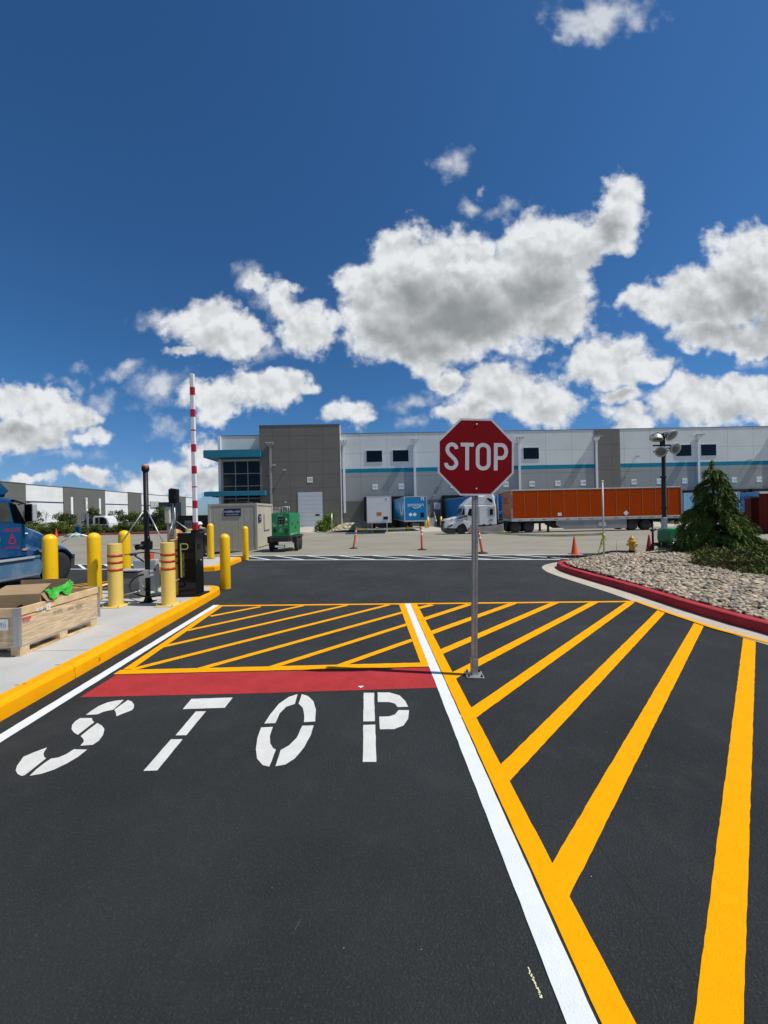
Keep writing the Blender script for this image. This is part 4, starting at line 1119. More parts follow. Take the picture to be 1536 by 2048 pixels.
# ------------------------------------------------------------------ the main warehouse
B0 = Vector((-6.6, 60.0, -0.70)); BS = 0.02
def BX(px, py, off=0.0):                   # photo pixel -> (x along the facade, height) on a plane standing off metres in front
    u, v = uv(px, py); k = u / F
    X = k * (B0.y - off + BS * 6.6) / (1 - BS * k); Y = B0.y - off + BS * (X + 6.6)
    return X + 6.6, H - v / F * Y - B0.z
def panel_mat(name, bands, px, pz, jw=0.03, x0=0.0, z0=0.0, depth=0.55):
    """painted concrete panels: colour bands by height, joint lines every px / pz metres"""
    mt = bpy.data.materials.new(name); mt.use_nodes = True
    nt = mt.node_tree; N, L = nt.nodes, nt.links; b = N['Principled BSDF']
    b.inputs['Roughness'].default_value = .85; b.inputs['Specular IOR Level'].default_value = .25
    tc = N.new('ShaderNodeTexCoord'); sp = N.new('ShaderNodeSeparateXYZ'); L.new(tc.outputs['Object'], sp.inputs[0])
    def m(op, a, c=0.0):
        n = N.new('ShaderNodeMath'); n.operation = op
        for q, i in ((a, 0), (c, 1)):
            if hasattr(q, 'is_linked'): L.new(q, n.inputs[i])
            else: n.inputs[i].default_value = q
        return n.outputs[0]
    def mix(f, a, c, mode='MIX'):
        n = N.new('ShaderNodeMix'); n.data_type = 'RGBA'; n.blend_type = mode
        for q, i in ((f, 0), (a, 6), (c, 7)):
            if hasattr(q, 'is_linked'): L.new(q, n.inputs[i])
            else: n.inputs[i].default_value = q
        return n.outputs[2]
    col = (*bands[0][1], 1)
    if len(bands) == 1: col = mix(1.0, col, col)
    for z, c in bands[1:]: col = mix(m('GREATER_THAN', sp.outputs[2], z), col, (*c, 1))
    ns = N.new('ShaderNodeTexNoise'); ns.inputs['Scale'].default_value = .35; ns.inputs['Detail'].default_value = 6; L.new(tc.outputs['Object'], ns.inputs['Vector'])
    mr = N.new('ShaderNodeMapRange'); L.new(ns.outputs['Fac'], mr.inputs[0]); mr.inputs[1].default_value = .3; mr.inputs[2].default_value = .7; mr.inputs[3].default_value = .93; mr.inputs[4].default_value = 1.05
    sc = N.new('ShaderNodeVectorMath'); sc.operation = 'SCALE'; L.new(col, sc.inputs[0]); L.new(mr.outputs[0], sc.inputs['Scale'])
    def line(co, per, off):
        f = m('FRACT', m('DIVIDE', m('SUBTRACT', co, off - per * 1000.5), per))
        return m('LESS_THAN', m('ABSOLUTE', m('SUBTRACT', f, .5)), jw / per * .5)
    pick = m('MAXIMUM', line(sp.outputs[0], px, x0), line(sp.outputs[2], pz, z0))
    dk = N.new('ShaderNodeVectorMath'); dk.operation = 'SCALE'; L.new(sc.outputs[0], dk.inputs[0]); dk.inputs['Scale'].default_value = depth
    L.new(mix(pick, sc.outputs[0], dk.outputs[0]), b.inputs['Base Color'])
    return mt
WHT, MID, DRK, CHAR, TEAL = (.64, .66, .64), (.30, .31, .30), (.125, .13, .125), (.165, .158, .14), (.003, .20, .30)
def warehouse():
    t = thing('warehouse', 'long white and grey warehouse with teal stripe, dark corner tower and numbered docks', 'warehouse', B0, math.atan(BS))
    _, ztop = BX(900, 864.5)
    zs0, zs1, zb = 8.55, 9.19, 4.15
    mw = panel_mat('striped_wall_panels', [(0, DRK), (zb, MID), (zs0, TEAL), (zs1, WHT)], 4.17, 3.62, .05, BX(721, 930)[0], 11.55 - 3.62 * .0, .62)
    # keep horizontal joints to the two the wall shows
    xe = 96.0
    b = MB(); b.box(0.05, xe, 0, 40, 0, ztop); b.build('wall', mw, t)
    b = MB(); b.box(-.0, xe + .1, -.05, .35, ztop, ztop + .09); b.build('coping', mat('coping_grey', (.12, .125, .13), .5), t)
    # grey panel between the docks
    mg = panel_mat('dark_grey_panels', [(0, CHAR)], 2.52, 1.98, .05, 0, .35, .55)
    x0, x1 = BX(1189.5, 960)[0], BX(1241, 960)[0]
    b = MB(); b.box(x0, x1, -.06, 0.2, 0, ztop + .012); b.build('grey_panel', mg, t)
    # corner tower
    off = 1.5
    tx0, tx1 = BX(519.8, 950, off)[0], BX(680.6, 950, off)[0]
    tz = BX(600, 850.5, off)[1]
    b = MB(); b.box(tx0, tx1, -off, 30, 0, tz); tw = b.build('tower', mg, t)
    b = MB(); b.box(tx0 - .05, tx1 + .05, -off - .05, -off + .3, tz, tz + .1); b.build('coping', MATS['coping_grey'], tw)
    b = MB(); b.box(tx1 + .002, tx1 + .03, -off + .02, 0.0, .2, tz - .02); b.build('sunlit_side_paint', M_TWHITE, tw)  # sunlit right side of the dark tower, put in as white colour
    dx0, dx1 = BX(596, 1010, off)[0], BX(644.5, 1010, off)[0]; dzt = BX(620, 984.5, off)[1]
    b = MB(); b.box(dx0 - .12, dx1 + .12, -off - .03, -off + .1, 0, dzt + .12); b.build('door_frame', mat('frame_grey', (.16, .165, .165), .5), tw)
    b = MB(); n = 9
    for i in range(n): b.box(dx0, dx1, -off - .06, -off - .035, .02 + dzt * i / n, dzt * (i + 1) / n - .0, .006)
    d = b.build('roller_door', mat('roller_white', (.52, .56, .60), .45, 0, .04, .6), tw)
    b = MB(); b.box(dx1 - 1.1, dx1 - .45, -off - .07, -off - .055, 2.0, 2.25); b.build('door_window', M_GLASS, d)
    def plate(px, py, num, o, par):
        x, z = BX(px, py, o)
        b = MB(); b.box(x - .42, x + .42, -o - .03, -o, z - .42, z + .42, .004); p = b.build('dock_number_plate', M_PAPER, par)
        b = MB(); b.text(num, .52, face((x, -o - .031, z), *FRONT), .002); b.build('dock_number', M_BLKM, p)
    plate(619.5, 959.5, '100', off, tw)
    # tower lamps
    def wall_lamp(px, py, o, par, s=.3, arm=.3):
        x, z = BX(px, py, o)
        b = MB(); b.box(x - s / 2, x + s / 2, -o - arm, -o - arm + .12, z - .12, z + .12, .01); b.box(x - .05, x + .05, -o - arm + .1, -o, z - .04, z + .04); b.build('wall_lamp', M_GREYB, par)
    wall_lamp(548.5, 930.5, off, tw, .45, .3); wall_lamp(569.5, 940.5, off, tw, .5, .45); wall_lamp(571, 1004.5, off, tw, .3, .25)
    # downpipes with lamp heads
    def downpipe(px, top, bot, o, par, m=M_TWHITE, wd=.34, arm=.85):
        x, zt = BX(px, top, o); zb_ = BX(px, bot, o)[1]
        b = MB(); b.box(x - wd / 2, x + wd / 2, -o - .22, -o, zb_, zt - .1, .02); dp = b.build('downpipe', m, par)
        b = MB(); b.loft([[(x - wd / 2, -o - .24, zt - .35), (x + wd / 2, -o - .24, zt - .35), (x + wd / 2, -o, zt - .35), (x - wd / 2, -o, zt - .35)], [(x - .42, -o - .5, zt + .02), (x + .42, -o - .5, zt + .02), (x + .42, -o, zt + .02), (x - .42, -o, zt + .02)], [(x - .42, -o - .5, zt + .22), (x + .42, -o - .5, zt + .22), (x + .42, -o, zt + .22), (x - .42, -o, zt + .22)]]); b.build('rain_head', m, dp)
        b = MB()
        for s in (-.42, .02, .48): b.box(x + s - .12, x + s + .14, -o - arm, -o - .3, zt + .24, zt + .36, .01)
        b.build('area_lamp', M_GREYB, dp)
    downpipe(540, 891, 1012, off, tw, mat('pipe_grey', (.26, .26, .25), .5), .30)
    for px in (687, 828, 1037, 1191, 1394.5, 1545, 1700): downpipe(px, 886.5 - (px - 687) * .017, 1026 - (px - 687) * .017, 0.07, t)
    # windows
    fr = mat('window_frame_white', (.58, .60, .60), .5)
    wx = [748.6, 801.3, 1010, 1062, 1366.8, 1416.5]
    for px in wx:
        x, z = BX(px, 912.3 - (px - 775) * .019); w_, h_ = 1.22, .88
        f = MB(); f.box(x - w_ - .14, x + w_ + .14, -.06, .05, z - h_ - .16, z + h_ + .14, .01); f = f.build('window', fr, t)
        g = MB(); g.box(x - w_, x + w_, -.075, -.03, z - h_, z + h_); g.build('pane', M_GLASS, f)
    for i, px in enumerate((750.3, 802.6, 854, 906, 958, 1012, 1064, 1115.6, 1166.3, 1268, 1318.4, 1369.3, 1468.5, 1518)):
        if px == 854: continue
        num = {750.3: '101', 802.6: '102', 906: '103', 958: '104', 1012: '105', 1064: '106', 1115.6: '107', 1166.3: '108', 1268: '109', 1318.4: '110', 1369.3: '111', 1468.5: '112', 1518: '113'}[px]
        py = 973.8 - (px - 750) * .0195
        plate(px, py, num, 0, t)
        x, z = BX(px, 1010)
        s = MB()
        for a, c in ((x - 1.75, x - 1.35), (x + 1.35, x + 1.75)): s.box(a, c, -.7, 0, 1.0, 4.35, .05)
        s.box(x - 1.75, x + 1.75, -.7, 0, 4.35, 4.75, .05); sh = s.build('dock_shelter', M_BLKM, t)
        d = MB(); d.box(x - 1.35, x + 1.35, -.05, .0, 1.25, 4.35); d.build('dock_door', M_GREYB, sh)
    for px, py, a in ((1272, 913.5, .5), (1494, 921, .75), (891, 949, .35)): wall_lamp(px, py, 0, t, .5, a)
    wall_lamp(867, 990.5, 0, t, .35, .5)
    # personnel door and notice boards by the stairs
    x, z = BX(851, 1020)
    b = MB(); b.box(x - .75, x + .75, -.04, 0, 1.2, 3.4); d = b.build('door', mat('door_grey', (.25, .26, .26), .5), t)
    b = MB(); b.box(x + .45, x + .55, -.09, -.04, 2.2, 2.3); b.build('handle', M_BLKM, d)
    x, z = BX(874.5, 1012)
    b = MB(); b.box(x - .5, x + .5, -.05, 0, z - .5, z + .5); n_ = b.build('notice_board', M_PAPER, t)
    b = MB()
    for k in range(5): b.box(x - .4, x + .4 - .15 * (k % 2), -.054, -.05, z + .28 - k * .17, z + .36 - k * .17)
    b.build('print', mat('blue_print', (.10, .2, .42), .5), n_)
    # corner bay with glazing and canopies
    bx0 = BX(442, 940)[0]
    b = MB(); b.box(bx0, tx0 + .1, 0, 30, 0, ztop); bay = b.build('corner_bay', panel_mat('plain_wall', [(0, WHT)], 90, 90), t)
    b = MB(); b.box(bx0 - .3, tx0 + .0, -.05, .3, ztop, ztop + .1); b.build('coping', MATS['coping_grey'], bay)
    b = MB(); b.box(bx0 - .25, bx0 + .15, -.45, -.002, 0, ztop); b.build('corner_fin', M_TWHITE, bay)
    gx0, gx1 = BX(446.5, 950)[0], BX(521, 950)[0]; gz1 = BX(480, 922.5)[1]
    b = MB(); b.box(gx0, gx1, -.03, .02, 0, gz1); g = b.build('curtain_glass', M_GLASS, bay)
    fm = MB()
    for i in range(4):
        x = gx0 + (gx1 - gx0) * i / 3; fm.box(x - .05, x + .05, -.09, -.031, 0, gz1)
    for k in range(6): fm.box(gx0, gx1, -.085, -.031, gz1 - k * 1.93 - .05, gz1 - k * 1.93 + .05)
    fm.build('mullions', mat('mullion_grey', (.30, .31, .32), .4, .4), g)
    for (l, r, tp, bt, nm) in ((405.5, 519.6, 899.5, 914, 'upper'), (407, 529, 982.5, 991.3, 'lower')):
        o = 2.6
        xa, za = BX(l, tp + 2, o); xb, _ = BX(r, tp, o); zb2 = BX(480, bt, o)[1]; za = BX(480, tp, o)[1]
        c = MB(); c.box(xa, xb, -o, -.004 if nm == 'upper' else -1.505, zb2, za, .02); c.box(xa, bx0 - .31, -.004, 5.5, zb2, za, .02); c = c.build('canopy', M_TEAL, bay)
        c2 = MB(); c2.box(xa + .1, xb - .1, -o + .1, -1.6, za, za + .05); c2.build('canopy_top', MATS['coping_grey'], c)
warehouse()
def stairs():
    X, z = BX(857, 1050); p = Vector((X - 6.6, 60 + .02 * X, -.70))
    t = thing('staircase', 'concrete steps with steel handrails leading up to the dock door', 'staircase', p, math.atan(BS))
    b = MB()
    for i in range(7): b.box(-.75, .75, -.9 - .28 * (7 - i), -.02, .185 * i, .185 * (i + 1))
    b.build('steps', M_CONC, t)
    for s in (-.78, .78):
        h = MB(); h.tube([(s, -2.9, 0), (s, -2.9, 1.0), (s, -.9, 2.25), (s, -.1, 2.25)], .04); h.tube([(s, -2.9, .5), (s, -.9, 1.8)], .03); h.cyl((s, -.9, 1.1), (s, -.9, 2.25), .035); h.build('handrail', M_GALV, t)
stairs()
def dock_bollard(loc, label, first=[None]):
    if first[0]: return dup(first[0], loc, label=label)
    t = thing('dock_bollard', label, 'bollard', loc, 0, 'yellow pipe bollards by the dock stairs')
    b = MB(); b.cyl((0, 0, 0), (0, 0, 1.45), .14, n=14); b.build('pipe', M_BOLL, t)
    b = MB(); b.lathe([(.14, 1.45), (.12, 1.52), (.05, 1.57), (.004, 1.58)], n=14); b.build('cap', M_BOLL, t)
    first[0] = t
dock_bollard((5.75, 53.5, -.7), 'yellow pipe bollard left of the dock stairs, nearer the blue trailer')
dock_bollard((6.15, 54.0, -.7), 'yellow pipe bollard at the left foot of the dock stairs')
dock_bollard((8.05, 54.5, -.7), 'yellow pipe bollard at the right of the dock stairs, by the white truck nose')
# ------------------------------------------------------------------ trailers at the docks
def smile(b, M_, w_, wd):
    pts = [(-w_ / 2 + w_ * i / 14, -.16 * w_ * (1 - ((i - 7) / 7) ** 2)) for i in range(15)]
    n = len(pts)
    rings = []
    for i, p in enumerate(pts):
        k = wd * (0.25 + .75 * math.sin(math.pi * min(1, (i + .6) / n)) ** .7); d = Vector((1, .32 * (i - 7) / 7 * 1.0)).normalized(); nn = Vector((-d.y, d.x))
        q = Vector(p); a, c = q + nn * k / 2, q - nn * k / 2
        rings.append([M_ @ Vector((c.x, c.y, 0)), M_ @ Vector((a.x, a.y, 0)), M_ @ Vector((a.x, a.y, .006)), M_ @ Vector((c.x, c.y, .006))])
    b.loft(rings)
    x, y = w_ / 2, -.0
    b.loft([[M_ @ Vector((x + s * wd, y + r * wd, zz)) for s, r in ((-1.6, .9), (.7, 1.2), (.5, -1.6), (-.1, -.2))] for zz in (0, .006)])
def trailer(name, label, loc, rz, L, body, nose, lettering, group='trailers backed up to the docks', side=None):
    t = thing(name, label, 'trailer', loc, rz, group)
    W, z0, z1 = 1.3, 1.18, 4.08
    b = MB(); b.box(-W, W, 0, L, z0 + .12, z1 - .06, .015); bd = b.build('box_body', body, t)
    b = MB(); b.box(-W + .05, W - .05, -.02, -.002, z0 + .16, z1 - .1); nz = b.build('nose_panel', nose, t)
    b = MB()
    for x in (-W, W): b.box(x - .045, x + .045, -.03, .06, z0 + .1, z1, .012)
    b.box(-W, W, -.03, .05, z1 - .08, z1 + .0, .01); b.box(-W - .02, W + .02, -.035, L, z0 - .02, z0 + .12, .01)
    for x in (-W, W): b.box(x - .03, x + .03, .06, L, z1 - .08, z1 - .005)
    b.build('frame_rail', M_ALU, t)
    b = MB(); b.box(-.5, .5, .3, L - .2, z0 - .2, z0 - .02); b.build('chassis', M_CHASSIS, t)
    for x in (-.85, .85):
        b = MB(); b.box(x - .07, x + .07, 2.2, 2.36, .05, z0 - .02); b.box(x - .17, x + .17, 2.1, 2.46, 0, .05); b.build('landing_leg', M_ALU if nose is M_TWHITE else M_CHASSIS, t)
    for y in (L - 2.9, L - 1.6):
        for x in (-1.0, 1.0): wheel(t, (x, y, .5), .5, .5, 'X', M_RIM, out=1 if x > 0 else -1, holes=0)
    M_ = face((0, -.022, 2.9), *FRONT)
    if lettering:
        b = MB(); b.text('amazon', .62, face((.0, -.022, 3.12), *FRONT), .004); smile(b, face((.03, -.022, 2.86), *FRONT), .9, .09); b.build('lettering', M_PAPER, nz)
        b = MB()
        for x in (-.62, -.14):
            b.prism([(x - .24, 1.98), (x, 1.74), (x + .24, 1.98), (x, 2.22)], -.026, -.021, 'Y')
        b.build('placard', M_PAPER, nz)
        b = MB(); b.box(-.55, .35, -.0245, -.02, 2.62, 2.70); b.build('small_print', M_NAVY, nz)
        b = MB(); b.box(.55, .95, -.035, -.02, 1.62, 2.2, .01); b.cyl((.72, -.06, 1.75), (.72, -.02, 1.75), .06); b.build('air_line_panel', M_BLKM, nz)
    b = MB(); b.box(.62, .98, -.034, -.02, 3.62, 3.95, .01); pt = b.build('permit_holder', M_PAPER, nz)
    b = MB(); b.cyl((.80, -.034, 3.78), (.80, -.045, 3.78), .08); b.build('dial', M_BLKM, pt)
    if side:
        b = MB(); S_ = face((-W - .004, 0, 0), (0, -1, 0), (0, 0, 1))
        if side == 'smile':
            b.stroke([(-1.2, 3.3), (-2.2, 2.3), (-3.4, 1.9), (-4.6, 2.4), (-5.4, 3.4)], .28, S_, .006); b.stroke([(-1.9, 2.85), (-1.1, 3.35), (-1.4, 2.6)], .2, S_, .006)
        else:
            b.text(side, 1.15, face((-W - .004, .25, 3.3), (0, -1, 0), (0, 0, 1)), .004, 'RIGHT')
        b.build('side_lettering', M_PAPER if side == 'smile' else M_NAVY, bd)
    return t
tw = trailer('dock_trailer', 'white trailer backed to the dock with an orange caution plate on its nose', (-.53, 41.8, -.70), 0, 16.0, M_TWHITE, M_TWHITE, False)
b = MB(); b.box(-.28, .27, -.03, -.021, 1.95, 2.35, .004); pl = b.build('caution_plate', mat('orange_plate', (.62, .22, .03), .5), tw)
b = MB()
scribble(b, face((0, -.031, 2.24), *FRONT), .42, .1, 7); scribble(b, face((0, -.031, 2.06), *FRONT), .42, .1, 6); b.build('plate_lettering', M_BLKM, pl)
b = MB(); b.box(.45, .95, -.045, -.02, 1.52, 1.86, .01); b.cyl((.6, -.09, 1.62), (.6, -.03, 1.62), .07); b.cyl((.82, -.09, 1.7), (.82, -.03, 1.7), .07); b.build('air_line_panel', M_CHASSIS, tw)
b = MB(); b.cyl((0, -.006, 1.3), (0, -.006, 4.0), .012, n=6); b.build('nose_seam', M_GREYB, tw)
trailer('dock_trailer', 'bright blue trailer with white lettering and two diamond placards beside the stairs', (3.68, 44.6, -.70), R(3.4), 15.2, M_TBLUE, M_TBLUE, True, side='smile')
trailer('dock_trailer', 'blue trailer side half hidden behind the white tractor hood and sign post', (11.9, 44.5, -.70), R(3.4), 15.0, M_TBLUE, M_TBLUE, True, side='smile')
trailer('dock_trailer', 'blue trailer glimpsed in the gap between white cab and orange trailer', (15.9, 44.5, -.70), R(3.2), 15.0, M_TBLUE, M_TBLUE, True, side='smile')
trailer('dock_trailer', 'light blue trailer showing just past the rear end of the orange trailer', (43.6, 54.2, -.70), R(1.2), 7.2, M_TLBLUE, M_TLBLUE, False)
trailer('dock_trailer', 'blue trailer with white lettering seen to the right of the cedar', (48.75, 54.2, -.70), R(1.2), 7.2, M_TBLUE, M_TBLUE, True)
trailer('dock_trailer', 'light blue sided trailer with white nose above the rust red containers', (54.4, 54.4, -.70), R(1.2), 7.2, M_TLBLUE, M_TWHITE, False, side='prime')
# ------------------------------------------------------------------ orange trailer and white tractor
gO = gz(15, 35.5)
def orange_trailer():
    t = thing('orange_trailer', 'long orange semi trailer with aluminium rails and grey side skirts behind the white tractor', 'semi trailer', (11.76, 35.5, gO))
    L, W, z0, z1 = 15.7, 2.6, 1.12, 3.98
    b = MB(); b.box(0, L, 0, W, z0 + .2, z1 - .1, .02); bd = b.build('box_body', M_TORG, t)
    rib = mat('orange_rib', (.48, .105, .02), .45)
    for i in range(1, 13):
        b = MB(); x = L * i / 13; b.box(x - .025, x + .025, -.012, .0, z0 + .24, z1 - .12); b.build('side_seam', rib, bd)
    b = MB(); b.box(-.01, L + .01, -.02, W + .02, z1 - .1, z1, .015); b.box(-.02, L + .02, -.03, W + .03, z0 - .06, z0 + .2, .015); b.build('frame_rail', M_ALU, t)
    b = MB()
    for y in (0, W): b.box(-.06, .10, y - .04, y + .04, z0 + .15, z1 - .05, .02); b.box(L - .1, L + .04, y - .035, y + .035, z0, z1, .01)
    b.build('corner_post', mat('post_grey', (.30, .27, .25), .5, .2), t)
    b = MB()
    for i in range(14): b.box(.6 + i * 1.1, .95 + i * 1.1, -.034, -.028, z0 + .03, z0 + .1)
    b.build('reflective_tape', mat('tape_dash', (.18, .17, .17), .5), bd)
    no = MB(); no.box(-.035, -.005, .1, W - .1, z0 + .25, z1 - .15); no = no.build('nose_panel', mat('nose_orange', (.42, .13, .03), .5, 0, .15, 1.5), t)
    ink = MB(); ink.text('CRST', .62, face((-.037, W / 2 + .1, 3.05), (0, -1, 0), (0, 0, 1)), .003); ink.box(-.04, -.036, .5, 2.2, 2.72, 2.78); ink.build('nose_lettering', M_BLKM, no)
    ink = MB(); scribble(ink, face((.02, -.045, 2.9), (0, 0, -1), (1, 0, 0)), 1.2, .11, 7); ink.build('corner_lettering', M_BLKM, no)
    b = MB(); b.box(.3, L - .1, .7, W - .7, z0 - .3, z0 - .06); b.build('chassis', M_CHASSIS, t)
    b = MB()
    for y in (.02, W - .05): b.prism([(4.1, z0 - .06), (10.6, z0 - .06), (10.6, .25), (4.9, .25), (4.1, .62)], y, y + .03, 'Y')
    b.build('side_skirt', M_SKIRT, t)
    b = MB(); b.box(8.0, 8.7, .005, .02, .45, .85, .004); b.build('skirt_hatch', M_ALU, t)
    for y in (.35, W - .35):
        b = MB(); b.box(3.4, 3.56, y - .08, y + .08, .08, z0 - .06); b.box(3.3, 3.66, y - .15, y + .15, 0.02, .08); b.build('landing_leg', M_CHASSIS, t)
    for x in (11.15, 12.4):
        for y in (.30, W - .30): wheel(t, (x, y, .5), .5, .55, 'Y', M_CHASSIS, out=-1 if y < 1 else 1, holes=0)
    b = MB(); b.box(10.7, 12.9, .4, W - .4, .45, z0 - .2); b.box(13.0, 13.05, .02, .7, .2, .95); b.build('bogie', M_CHASSIS, t)
    b = MB(); b.box(15.4, 15.55, .2, W - .2, .5, .62); b.box(15.42, 15.5, .5, .62, .55, z0); b.box(15.42, 15.5, W - .62, W - .5, .55, z0); b.build('underride_guard', M_CHASSIS, t)
    b = MB(); b.prism([(8.1 + 2.2, 1.62), (8.1 + 2.45, 1.37), (8.1 + 2.7, 1.62), (8.1 + 2.45, 1.87)], -.012, -.004, 'Y'); b.build('placard', M_PAPER, bd)
    b = MB(); b.box(4.25, 4.6, -.012, -.004, 1.5, 1.78); b.build('white_notice', M_PAPER, bd)
orange_trailer()
def white_tractor():
    t = thing('white_tractor', 'white aerodynamic sleeper tractor coupled to the orange trailer', 'truck', (5.5, 35.5, gO))
    W = 2.45
    def P(l): return [((870 + x / 8.08 - 768.8) / 21.7 - 5.5, max(.05, (1067.2 - (980 + y / 8.08)) / 21.7)) for x, y in l]
    b = MB()                                # bonnet, narrowing to the grille
    hood = [(470, 395), (430, 400), (300, 440), (200, 460), (172, 485), (155, 540), (152, 605), (345, 605), (400, 565), (470, 565), (530, 600), (640, 620), (640, 395)]
    b.prism(P(hood), .28, W - .28, 'Y', .10); b.build('hood', M_TWHITE, t)
    fp = [(345, 608), (372, 560), (420, 535), (465, 520), (500, 560), (535, 640), (560, 640), (560, 500), (480, 485), (330, 500), (230, 545), (215, 600)]
    for y0, y1 in ((.0, .5), (W - .5, W)):
        b = MB(); b.prism(P(fp), y0, y1, 'Y', .04); b.build('fender', M_TWHITE, t)
    b = MB(); b.prism(P([(148, 600), (345, 605), (335, 690), (200, 690), (160, 660)]), .12, W - .12, 'Y', .06); b.build('bumper', mat('dark_bumper', (.045, .046, .048), .5), t)
    b = MB(); b.prism(P([(150, 500), (172, 490), (160, 596), (146, 596)]), .6, W - .6, 'Y'); b.build('grille', M_BLKM, t)
    for y in (.0, W - .1):
        b = MB(); b.prism(P([(215, 580), (260, 545), (300, 545), (270, 570), (225, 592)]), y + .04 - .055, y + .1 - .03, 'Y'); b.build('headlight', M_GLASS, t)
    b = MB(); b.prism(P([(360, 460), (395, 435), (545, 400), (540, 422), (400, 455)]), .27, .3, 'Y'); b.build('hood_vent', M_BLKM, t)
    cabp = [(430, 395), (470, 262), (478, 240), (600, 240), (700, 240), (1000, 240), (1003, 550), (1000, 560), (530, 570), (530, 400)]
    b = MB(); b.prism(P(cabp), .04, W - .04, 'Y', .07); cab = b.build('cab', M_TWHITE, t)
    roof = [(470, 244), (505, 215), (600, 130), (690, 88), (800, 75), (915, 72), (945, 55), (968, 68), (982, 120), (998, 244)]
    b = MB(); b.prism(P(roof), .10, W - .10, 'Y', .16); b.build('roof_fairing', M_TWHITE, t)
    b = MB(); b.prism(P([(434, 392), (470, 285), (530, 285), (505, 392)]), .02, .06, 'Y'); b.prism(P([(426, 390), (462, 285), (472, 285), (440, 392)]), .25, W - .25, 'Y'); b.build('windshield', M_GLASS, cab)
    b = MB(); b.prism(P([(530, 400), (560, 300), (605, 290), (665, 290), (670, 410), (600, 415)]), .015, .05, 'Y'); b.build('side_window', M_GLASS, cab)
    b = MB(); b.prism(P([(865, 275), (972, 275), (972, 425), (865, 425)]), .02, .05, 'Y'); fr = b.build('sleeper_window', mat('seal_grey', (.36, .37, .37), .4), cab)
    b = MB(); b.prism(P([(893, 318), (905, 305), (935, 305), (945, 318), (945, 390), (935, 403), (905, 403), (893, 390)]), .005, .03, 'Y'); b.build('pane', M_GLASS, fr)
    b = MB(); b.prism(P([(848, 130), (885, 128), (925, 145), (945, 175), (945, 208), (910, 195), (880, 170)]), .06, .12, 'Y'); b.build('fairing_vent', M_BLKM, t)
    b = MB(); b.prism(P([(690, 265), (728, 265), (728, 545), (690, 545)]), .022, .05, 'Y'); b.build('cab_extender', M_GREYB, cab)
    b = MB(); b.box(1.9, 2.15, -.28, -.02, 1.75, 2.5, .04); b.build('mirror', M_TWHITE, cab)
    b = MB(); b.tube([tuple(Vector((P([(265, 500)])[0][0], .2, P([(265, 500)])[0][1]))), tuple(Vector((P([(282, 440)])[0][0], .05, P([(282, 440)])[0][1])))], .02); b.build('hood_mirror', M_BLKM, t)
    b = MB(); b.prism(P([(530, 600), (1005, 570), (1112, 548), (1115, 680), (1010, 690), (545, 690)]), .0, .12, 'Y', .02); b.prism(P([(530, 600), (1005, 570), (1112, 548), (1115, 680), (1010, 690), (545, 690)]), W - .12, W, 'Y', .02); b.build('side_fairing', mat('grimy_fairing', (.30, .285, .26), .5, 0, .25, 1.5), t)
    for x0 in (780, 885):
        b = MB(); b.prism(P([(x0, 548), (x0 + 30, 548), (x0 + 30, 578), (x0, 578)]), -.01, .05, 'Y'); b.build('step_hole', M_HOLE, t)
    ink = MB(); 
    for k in range(3): ink.prism(P([(880, 470 + k * 14), (945, 470 + k * 14), (945, 478 + k * 14), (880, 478 + k * 14)]), .018, .05, 'Y')
    ink.build('door_print', mat('grey_ink', (.22, .22, .22), .6), cab)
    b = MB(); b.box(3.0, 8.6, .7, W - .7, .55, .95); b.box(6.2, 8.2, .5, W - .5, .85, 1.08, .02); b.build('chassis', M_CHASSIS, t)
    b = MB(); b.cyl((5.0, .3, .5), (5.0, .3, 2.9), .08); b.build('exhaust_stack', M_BLKM, t)
    wheel(t, (1.62, .2, .5), .5, .32, 'Y', M_RIM, out=-1); wheel(t, (1.62, W - .2, .5), .5, .32, 'Y', M_RIM)
    for x in (6.62, 7.86):
        wheel(t, (x, .28, .5), .5, .52, 'Y', mat('dull_rim', (.11, .105, .10), .6), out=-1, holes=6); wheel(t, (x, W - .28, .5), .5, .52, 'Y', MATS['dull_rim'], holes=0)
    b = MB(); b.box(5.65, 5.8, .02, .5, .25, 1.15, .02); b.build('mud_flap', M_BLKM, t)
white_tractor()
